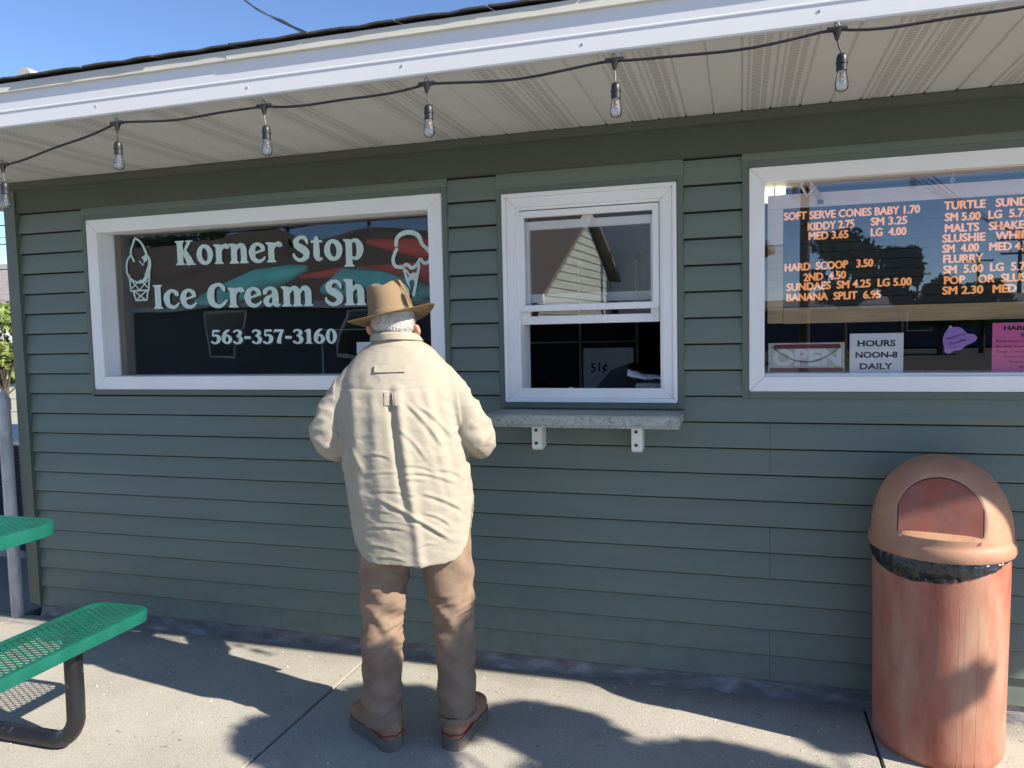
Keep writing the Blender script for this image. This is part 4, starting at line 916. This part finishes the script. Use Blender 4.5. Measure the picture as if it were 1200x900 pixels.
def getn(me): a=np.empty(len(me.vertices)*3); me.vertex_normals.foreach_get('vector',a); return a.reshape(-1,3)
def link(me,name,m,par):
    me.name=name; me.materials.clear(); me.materials.append(M[m]); me.polygons.foreach_set('use_smooth',[True]*len(me.polygons)); o=bpy.data.objects.new(name,me); C.objects.link(o); o.parent=par; return o
def ell(cx,cy,cz,rx,ry,n=40,pw=2.0,tilt=0):
    out=[]
    for k in range(n):
        a=2*pi*k/n; c,s_=math.cos(a),math.sin(a); out.append((cx+rx*math.copysign(abs(c)**(2/pw),c),cy+ry*math.copysign(abs(s_)**(2/pw),s_),cz+tilt*s_))
    return out
def limb(mb,pts,rs,n=24):
    """tapering limb, radii (a,b) with a across x"""
    return mb.tube(pts,rs,n)
def ball(mb,c,r,M3=None,n=24):
    rings=[]
    for i in range(1,16):
        t=pi*i/16; rings.append([(c[0]+r[0]*math.sin(t)*math.cos(2*pi*k/n),c[1]+r[1]*math.sin(t)*math.sin(2*pi*k/n),c[2]+r[2]*math.cos(t)) for k in range(n)])
    return mb.loft(rings)
def smooth_path(pts,n=6):
    P_=cr(pts,n); return [tuple(p) for p in P_]
def noise3(V,f,seed=0): return np.array([mn.noise((v[0]*f+seed,v[1]*f,v[2]*f)) for v in V])
man=thing('person','white haired man in tan hat, cream shirt and brown trousers standing with his back turned','person',(-1.094,-.655,G),R(16))
def lean(v):
    """the stoop of the upper body: it drifts left and the head hangs forward"""
    v=np.array(v,float); z=v[:,2]; t=np.clip((z-.62)/.75,0,1); t=t*t*(3-2*t); h=np.clip((z-1.40)/.12,0,1); low=z<.60
    v[:,0]=np.where(low,v[:,0],v[:,0]*(1-.03*t)-.046*t-.016*h); v[:,1]+=np.where(low,0,-.005*t-.035*h); v[:,2]-=.040*h+.0*t
    return v
# body: one continuous figure
b=MB()
b.loft([ell(0,0,z,rx,ry) for z,rx,ry in ((.74,.10,.08),(.80,.155,.105),(.90,.165,.11),(1.05,.150,.10),(1.20,.155,.100),(1.30,.145,.085),(1.36,.095,.065),(1.40,.07,.06))])
limb(b,[(0,.01,1.34),(0,.035,1.42),(0,.065,1.50)],[.062,.058,.060])
ball(b,(0,.085,1.535),(.070,.094,.100)); ball(b,(0,.135,1.475),(.054,.058,.055))                 # skull, jaw (bent forward)
ball(b,(0,.192,1.498),(.012,.020,.022))                                                          # nose
for s_ in (-1,1):
    ball(b,(s_*.078,.062,1.484),(.013,.022,.036)); ball(b,(s_*.088,.050,1.492),(.009,.015,.028))       # ears
    sh=(s_*.145,.005,1.285); el=(s_*.250,-.005,1.085); wr=(s_*.115,.27,1.10)
    limb(b,smooth_path([sh,((sh[0]+el[0])/2,-.005,1.19),el]),[.044]*5+[.044]*4+[.042]*3+[.042]); limb(b,[el,tuple((Vector(el)+Vector(wr))/2),wr],[.042,.038,.027])
    # palm and five fingers curled round a small purse
    pc=Vector((s_*.085,.325,1.10)); limb(b,[wr,tuple((Vector(wr)+pc)/2),tuple(pc)],[.027,.032,.030])
    for f in range(4):
        z=1.128-.019*f; L=(.030,.034,.032,.025)[f]; q=[(s_*.075,.345,z),(s_*.052,.345+L,z),(s_*.026,.350+L,z-.002),(s_*.012,.335+L*.6,z-.004)]
        limb(b,q,[.0100,.0095,.0085,.0075],10)
    limb(b,[(s_*.085,.310,1.130),(s_*.060,.318,1.150),(s_*.032,.335,1.150)],[.012,.0105,.009],10)
    hp=(s_*.090,0,.80); kn=(s_*.125,.015,.44); an=(s_*.130,-.015,.09)
    limb(b,smooth_path([hp,((hp[0]+kn[0])/2,.005,.62),kn,((kn[0]+an[0])/2,-.01,.28),an]),[.078-.045*k/24 for k in range(25)])
    limb(b,[an,(s_*.14,.02,.045),(s_*.16,.10,.035)],[.034,.033,.025])
bme=union(b,.0065,3); V=getv(bme)
# eye sockets and mouth
for (ex,ey,ez,r,dp) in ((-.030,.178,1.528,.014,.006),(.030,.178,1.528,.014,.006),(0,.192,1.462,.018,.004)):
    d=np.linalg.norm((V-np.array([ex,ey,ez]))*np.array([1 if r<.016 else .6,1,1.6]),axis=1); V[:,1]-=dp*np.exp(-(d/r)**2)*(V[:,2]>1.4)
V=lean(V); setv(bme,V); body=link(bme,'body','skin',man)
for s_ in (-1,1):
    e_=MB(); ball(e_,(s_*.030,.1695,1.528),(.011,.008,.008),n=12); e_.v=[tuple(q) for q in lean(np.array(e_.v))]; e_.build('eye','paper',man,smooth=True)
# shirt
sb=MB(); nA=96; prof=[(.0,.220,.150,.0),(.10,.222,.154,.0),(.24,.222,.158,-.004),(.40,.220,.158,-.006),(.52,.216,.150,-.004),(.60,.214,.140,.002),(.66,.194,.126,.010),(.705,.162,.110,.018),(.740,.124,.096,.028),(.765,.095,.086,.036),(.785,.078,.078,.042),(.812,.074,.074,.050)]
rings=[]
def hem(a): return .675+.19*abs(math.cos(a))**9
for t,rx,ry,cy in prof:
    ring_=[]
    for k in range(nA):
        a=2*pi*k/nA; h=hem(a); z0=.655+t; z=h+(1.055-h)*(t/.40) if t<.40 else z0
        ring_.append((rx*math.cos(a),cy+ry*math.sin(a),z))
    rings.append(ring_)
inner=[[(p[0]*.80,p[1]*.80,p[2]+.035) for p in rings[0]],[(p[0]*.90,p[1]*.90,p[2]+.006) for p in rings[0]]]
sb.loft(inner+rings)
for s_ in (-1,1):
    up=smooth_path([(s_*.100,.012,1.335),(s_*.155,.004,1.285),(s_*.208,-.004,1.205),(s_*.246,-.010,1.140),(s_*.254,.0,1.092),(s_*.24,.07,1.065),(s_*.185,.16,1.08),(s_*.130,.245,1.098)],10)
    n_=len(up); rr=np.interp(np.linspace(0,1,n_),[0,.12,.3,.45,.56,.66,.85,1],[.046,.056,.063,.069,.070,.067,.056,.044]); sb.tube(up,list(rr),28)
sme=union(sb,.0048,12,.5); V=getv(sme); N=getn(sme)
x,y,z=V[:,0],V[:,1],V[:,2]; back=np.clip(-N[:,1]*1.6,0,1)*(np.clip((.215-np.abs(x))/.04,0,1)); d=np.zeros(len(V))
def smst(a,b_,v): t=np.clip((v-a)/(b_-a),0,1); return t*t*(3-2*t)
under=smst(1.30,1.22,z)
# box pleat in the middle with a long soft fold, side pleats falling from the yoke
px_=-.004+.02*(1.28-z)
d+=back*under*.75*(.013*np.exp(-((x-px_-.026)/.016)**2)-.015*np.exp(-((x-px_+.004)/.012)**2)*smst(.80,1.0,z))
for x0,dx,am,wd in ((-.135,-.02,.013,.020),(-.175,-.02,-.011,.016),(.115,.05,.009,.015),(.145,.05,-.008,.012),(-.065,-.01,.006,.018),(.075,.06,.006,.016)):
    xc=x0+dx*(1.25-z)/.4; d+=back*under*am*.6*np.exp(-((x-xc)/wd)**2)*smst(.72,1.0,z)
def crease(xa,za,xb,zb,am,wd):
    """a ridge with a hollow below it running from a to b on the back"""
    global d
    L=np.hypot(xb-xa,zb-za); ux,uz=(xb-xa)/L,(zb-za)/L; s=(x-xa)*ux+(z-za)*uz; t=-(x-xa)*uz+(z-za)*ux; t=t-.012*np.sin(s/L*pi)
    e=smst(0,.25,s/L)*smst(1,.75,s/L); wd=wd*.75; d+=back*e*am*.55*(np.exp(-(t/wd)**2)-.8*np.exp(-((t+wd*1.6)/wd)**2))
for c in ((-.10,.92,.16,.74,.011,.010),(.05,.93,.20,.84,.008,.009),(-.14,.93,.06,.915,.005,.007),(-.15,.985,.10,.985,.0045,.006),(-.12,1.05,-.02,1.04,.005,.007),(.0,1.02,.12,.99,.005,.007),(.03,1.00,.20,.93,.006,.008),(-.18,.80,.02,.80,.005,.007),(-.18,.74,-.02,.725,.005,.006),
 (.02,.735,.10,.745,.004,.006),(-.12,.70,.0,.69,.004,.006),(.03,1.24,.16,1.05,.007,.010),(.07,1.22,.19,1.09,.006,.009),(.0,1.15,.10,1.02,.005,.009),(-.19,.86,-.03,.855,.004,.006),(.05,.86,.15,.80,.006,.007),(-.03,.965,.09,.96,.004,.006),(-.10,.83,.08,.80,.003,.005),(-.2,1.12,-.12,.98,.007,.012),(.12,1.0,.21,.95,.006,.008),(-.05,.66,.09,.67,.004,.006)):
    crease(*c)
# yoke seam and sleeve folds
d+=-.003*np.exp(-((z-1.262-.01*np.abs(x)/.2)/.0035)**2)*back
arm=(np.abs(x)>.215)&(z<1.30)&(z>.95)&(y<.2)
ph=(z-.55*np.abs(x)-y*.6)*80
d+=np.where(arm,.0035*np.sin(ph+5*noise3(V,6,3))*smst(1.20,1.02,z)+.007*(.5-2.2*np.abs(noise3(V*np.array([1,1,1.6]),12,8))),0)
d+=.0040*noise3(V,8,2)+.0018*(np.abs(noise3(V*np.array([1,1,1.6]),15,7))*-2+.6)+.0010*noise3(V*np.array([1,1,1.8]),34,5)
V=lean(V+N*d[:,None]); setv(sme,V); shirt=link(sme,'shirt','shirt',man)
def onback(xl,zl,off=.002):
    """depth of the shirt's back surface at local x,z"""
    m_=(np.abs(V[:,0]-xl)<.012)&(np.abs(V[:,2]-zl)<.012)&(V[:,1]<0.05); return float(V[m_,1].min())-off if m_.any() else -.12
def patch(x0,x1,z0,z1,name,th=.002,m='shirtdk',par=None):
    nx_,nz=8,4; mb=MB(); 
    for layer,of in ((0,.0005+th),(1,-.004)):
        for j in range(nz+1):
            for i_ in range(nx_+1):
                xl=x0+(x1-x0)*i_/nx_-.046; zl=z0+(z1-z0)*j/nz; mb.v.append((xl,onback(xl,zl,of),zl))
    w_=nx_+1; K=w_*(nz+1)
    for j in range(nz):
        for i_ in range(nx_): a=j*w_+i_; mb.f+= [(a,a+1,a+w_+1,a+w_),(a+K,a+w_+K,a+w_+1+K,a+1+K)]
    for i_ in range(nx_): mb.f+=[(i_,i_+K,i_+1+K,i_+1),(nz*w_+i_,nz*w_+i_+1,nz*w_+i_+1+K,nz*w_+i_+K)]
    for j in range(nz): mb.f+=[(j*w_,(j+1)*w_,(j+1)*w_+K,j*w_+K),(j*w_+nx_,j*w_+nx_+K,(j+1)*w_+nx_+K,(j+1)*w_+nx_)]
    return mb.build(name,m,par or shirt,smooth=False)
patch(-.058,.045,1.322,1.345,'locker_loop',.0008,'shirt'); 
for a in ((-.022,-.001,1.215,1.258),(.005,.026,1.215,1.258)): patch(*a,'loop_patch',.0006,'shirt')
# collar
cb_=MB(); rings=[]
for (z0,r1,r2,lift) in ((1.425,.084,.084,0),(1.462,.080,.080,.004),(1.470,.079,.079,.006),(1.462,.086,.087,.003),(1.432,.096,.096,-.004),(1.428,.093,.093,-.004),(1.44,.082,.082,0)):
    rings.append([(r1*math.cos(a),.050+r2*math.sin(a)-.0,z0-.012*math.sin(a)*1.0+.004*mn.noise((a*2,z0*9,0))) for a in [2*pi*k/48 for k in range(48)]])
mbk=MB(); o_=0
n=48
for r in rings: mbk.v+=r
for i_ in range(len(rings)):
    j=(i_+1)%len(rings)
    for k in range(n): mbk.f.append((i_*n+k,i_*n+(k+1)%n,j*n+(k+1)%n,j*n+k))
mbk.v=[tuple(q) for q in lean(np.array(mbk.v))]; mbk.build('collar','shirt',shirt,smooth=True)
# trousers
tb=MB(); tb.loft([ell(0,0,z,rx,ry,40,2.3) for z,rx,ry in ((.705,.13,.10),(.74,.178,.135),(.82,.190,.142),(.90,.185,.135),(.98,.178,.128))])
for s_ in (-1,1):
    pth=smooth_path([(s_*.098,.0,.80),(s_*.108,.0,.68),(s_*.122,.008,.52),(s_*.128,.012,.42),(s_*.131,-.005,.28),(s_*.132,-.018,.15),(s_*.132,-.022,.094+.012*(s_>0))],6); n_=len(pth)
    tb.tube(pth,list(np.interp(np.linspace(0,1,n_),[0,.15,.35,.5,.65,.85,1],[.098,.092,.079,.071,.071,.067,.064])),28)
tme=union(tb,.0062,3,.5); V2=getv(tme); N2=getn(tme); x,y,z=V2[:,0],V2[:,1],V2[:,2]; s_=np.sign(x); ax_=np.abs(x)
# folds behind the knees and above the hems
k1=smst(.26,.40,z)*smst(.62,.46,z); k2=smst(.26,.12,z)
u=(ax_-.125)*1.0
nz1=noise3(V2,7,1); nz2=noise3(V2,14,6)
rdg=.8-np.abs(noise3(V2*np.array([1,1,2.6])+np.stack([z*0,z*0,np.where(x>0,-1,1)*u*.9],1),11,4))*2.2
d=k1*.009*np.clip(rdg,-.6,1)*np.clip(-N2[:,1]+.6,.2,1)+k2*.006*np.clip(rdg,-.5,1)
d+=.006*nz1+.003*nz2+.0035*np.sin(z*60+x*50+5*nz1)*smst(.75,.6,z)
d+=.007*smst(.115,.107,z)*(z<.12)
setv(tme,V2+N2*d[:,None]); tr=link(tme,'trousers','jeans',man)
def cuff(s_):
    zc_=.094+.012*(s_>0); c=(s_*.132,-.022); mb=MB(); n=40; R_=[]
    for (r,zz) in ((.065,.002),(.0695,.0),(.0700,.014),(.066,.017)): R_.append([(c[0]+(r+.002*mn.noise((math.cos(2*pi*k/n)*3,math.sin(2*pi*k/n)*3,s_)))*math.cos(2*pi*k/n),c[1]+r*math.sin(2*pi*k/n),zc_+zz-.004+.004*math.sin(2*pi*k/n+1)) for k in range(n)])
    for r in R_: mb.v+=r
    for i_ in range(3):
        for k in range(n): mb.f.append((i_*n+k,i_*n+(k+1)%n,(i_+1)*n+(k+1)%n,(i_+1)*n+k))
    mb.build('hem','jeans',tr,smooth=True)
cuff(-1); cuff(1)
# boots
def boot(px,py,ang):
    e=bpy.data.objects.new('boot',None); C.objects.link(e); e.parent=man; e.location=(px,py,0); e.rotation_euler=(0,0,ang); e.scale=(1.0,.98,1.05)
    ys=[-.078,-.074,-.060,-.035,0,.04,.08,.12,.155,.185,.203,.212,.215]; hw=[.012,.026,.037,.041,.040,.041,.048,.054,.055,.048,.036,.022,.008]
    ht=[.082,.096,.102,.108,.114,.118,.112,.104,.096,.088,.080,.070,.056]
    def outline(s): return [(w_*s+.003*(s-1),y_) for w_,y_ in zip(hw,ys)]+[(-w_*s-.003*(s-1),y_) for w_,y_ in zip(hw[::-1],ys[::-1])]
    sm=MB(); sm.loft([[(x_*1.04,y_*1.03,z) for x_,y_ in outline(1)] if z in (.004,.018) else [(x_*1.02,y_*1.02,z) for x_,y_ in outline(1)] for z in (.0,.004,.012,.018,.026,.036,.042)][0:])
    sm.build('sole','sole',e,smooth=False,bevel=0)
    um=MB(); rings=[]
    for w_,y_,h in zip(hw,ys,ht):
        r=[]
        for k in range(24):
            a=2*pi*k/24; c_,s2=math.cos(a),math.sin(a); r.append((w_*math.copysign(abs(c_)**.8,c_),y_,.022+(h-.022)*(.5+.5*math.copysign(abs(s2)**.75,s2))))
        rings.append(r)
    um.loft(rings); um.tube([(0,-.012,.06),(0,-.006,.125)],[.046,.046],20)
    me=union(um,.005,3,.5); v=getv(me); nn=getn(me); q=noise3(v,22,px*9); v=v+nn*(.0035*q)[:,None]; setv(me,v); link(me,'upper','boot',e)
    st_=MB(); pts_=[(x_*1.05,y_*1.03,.045+.010*max(0,(-y_+.0))/.07) for x_,y_ in outline(1) if y_<.05]
    right=[p for p in pts_ if p[0]>0][::-1]; left=[p for p in pts_ if p[0]<=0][::-1]
    path=right+[(0,-.0835,.050)]+left
    st_.tube(path,.0028,6); st_.build('stripe','stripe',e,smooth=True)
    lc=MB()
    for k in range(4): yy=.045+.018*k; zz=.120-.010*k; lc.tube([(-.022,yy,zz-.006),(0,yy+.006,zz+.004),(.022,yy,zz-.006)],.003,6); lc.tube([(-.022,yy+.014,zz-.009),(.0,yy+.006,zz+.0045),(.022,yy+.014,zz-.009)],.0025,6)
    lc.build('lace','black',e,smooth=True)
boot(-.128,-.012,R(38)); boot(.132,-.006,R(-16))
# head pieces: hair and hat
rh=random.Random(9); hc=Vector((0,.083,1.532)); hm=MB(); rings=[]
for i_ in range(1,20):
    t=pi*i_/20; rings.append([((.074)*math.sin(t)*math.cos(a),.080+.099*math.sin(t)*math.sin(a),1.530+.104*math.cos(t)) for a in [2*pi*k/32 for k in range(32)]])
hm.loft(rings); me=union(hm,.004,1); v=getv(me)
keep=[]      # trim to the back and sides of the head, above the nape
bm=bmesh.new(); bm.from_mesh(me)
dele=[q for q in bm.verts if q.co.z<1.462+max(0,(q.co.y-.02))*.55 or (q.co.y>.105) or (abs(q.co.x)>.06 and q.co.z<1.50 and q.co.y>.035)]
bmesh.ops.delete(bm,geom=dele,context='VERTS'); bm.to_mesh(me); bm.free()
v=getv(me); nn=getn(me); v=v+nn*(.004*noise3(v*np.array([1.6,1,.6]),34,2)+.002)[:,None]; v=lean(v); setv(me,v); hair=link(me,'hair','hair',man)
sm=MB()
for _ in range(2600):
    a=rh.uniform(pi*.98,2*pi*1.02); t=rh.uniform(.42,.80)*pi; p=Vector((.0765*math.sin(t)*math.cos(a),.080+.101*math.sin(t)*math.sin(a),1.530+.106*math.cos(t)))
    if p.z<1.458: continue
    nr=Vector((math.cos(a),math.sin(a),0)); dn=Vector((rh.uniform(-.35,.35)-nr.x*.25,rh.uniform(-.2,.2),-1)).normalized(); L=rh.uniform(.012,.026); sd=dn.cross(nr).normalized()*.0012
    q=p+dn*L+nr*rh.uniform(.0,.008); m_=p+dn*L*.5+nr*rh.uniform(.001,.005); sm.add([p-sd,p+sd,m_+sd,m_-sd,q],[(0,1,2,3),(3,2,4)])
sm.v=[tuple(q) for q in lean(np.array(sm.v))]; sm.build('strand','hair',hair)['kind']='stuff'
hat=bpy.data.objects.new('hat',None); C.objects.link(hat); hat.parent=man; hat.location=tuple(lean(np.array([[-.003,.075,1.548]]))[0]); hat.rotation_euler=(R(-4),R(-11),0)
n=96; rings=[]
def brimring(f,dz=0):
    """f 0 at crown, 1 at edge"""
    out=[]
    for k in range(n):
        a=2*pi*k/n; c_,s2=math.cos(a),math.sin(a); rx=.080+.073*f; ry=.097+.068*f
        lift=.020*f**2*(abs(c_)**3)-.012*f*max(0,s2)**2+.004*f**2*max(0,-s2)**2-.008*f
        out.append((rx*c_,ry*s2,lift+dz))
    return out
bmsh=MB(); br=[brimring(f,.0015) for f in (0,.3,.6,.85,.97)]+[brimring(1.0,0)]+[brimring(f,-.0015) for f in (.97,.85,.6,.3,0)]
bmsh.loft(br[0:]); bmsh.f=bmsh.f[:-2]; bmsh.build('brim','hat',hat,smooth=True)
cm_=MB(); rings=[]
for i_ in range(26):
    t=i_/25; h=.118; zz=h*min(1,t/.72); ring_=[]
    for k in range(n):
        a=2*pi*k/n; c_,s2=math.cos(a),math.sin(a)
        if t<.72: f=1-.20*(t/.72)-.09*max(0,(t/.72-.70)/.30)**2
        else: f=(.71)*(1-(t-.72)/.28)
        X=.0805*f*c_; Y=.098*f*s2; Z=zz+(.006*math.sin(min(1,(t-.72)/.28)*pi/2) if t>.72 else 0)
        # front pinch and centre crease
        pin=max(0,s2)**2*abs(c_)*smst(.02,.11,np.array(Z))*.012; X-=math.copysign(float(pin),X) if abs(X)>.02 else 0
        if t>.66:
            cr_=math.exp(-(X/.020)**2)*(1-max(0,abs(Y)-.055)/.06); Z-=.034*max(0,cr_)*min(1,(t-.66)/.12)
        # the top slopes down towards the back
        Z+=.10*Y*min(1,t/.72)*.6
        if t>.45 and t<.85: X+=.0
        ring_.append((X,Y,Z))
    rings.append(ring_)
cm_.loft(rings); cme=union(cm_,.004,2,.4); v=getv(cme); nn=getn(cme); v=v+nn*(.0022*noise3(v,16,4))[:,None]; setv(cme,v); link(cme,'crown','hat',hat)
bd=MB(); rr=[]
for (f,z0) in ((1.012,.001),(1.02,.003),(.985,.022),(.97,.0235)): rr.append([(.0805*f*math.cos(2*pi*k/n),.098*f*math.sin(2*pi*k/n),z0+.06*.098*f*math.sin(2*pi*k/n)*z0/.11) for k in range(n)])
for r in rr: bd.v+=r
for i_ in range(3):
    for k in range(n): bd.f.append((i_*n+k,i_*n+(k+1)%n,(i_+1)*n+(k+1)%n,(i_+1)*n+k))
bd.build('band','hat',hat,smooth=True)
pr=thing('wallet','small dark wallet held in the man\'s hands in front of him','wallet',tuple(Matrix.Rotation(R(16),4,'Z')@Vector((0,.372,1.06))+Vector((-1.094,-.655,G))),R(16)); MB().box(-.05,.05,-.008,.008,0,.075).build('leather','bark',pr,bevel=.003)
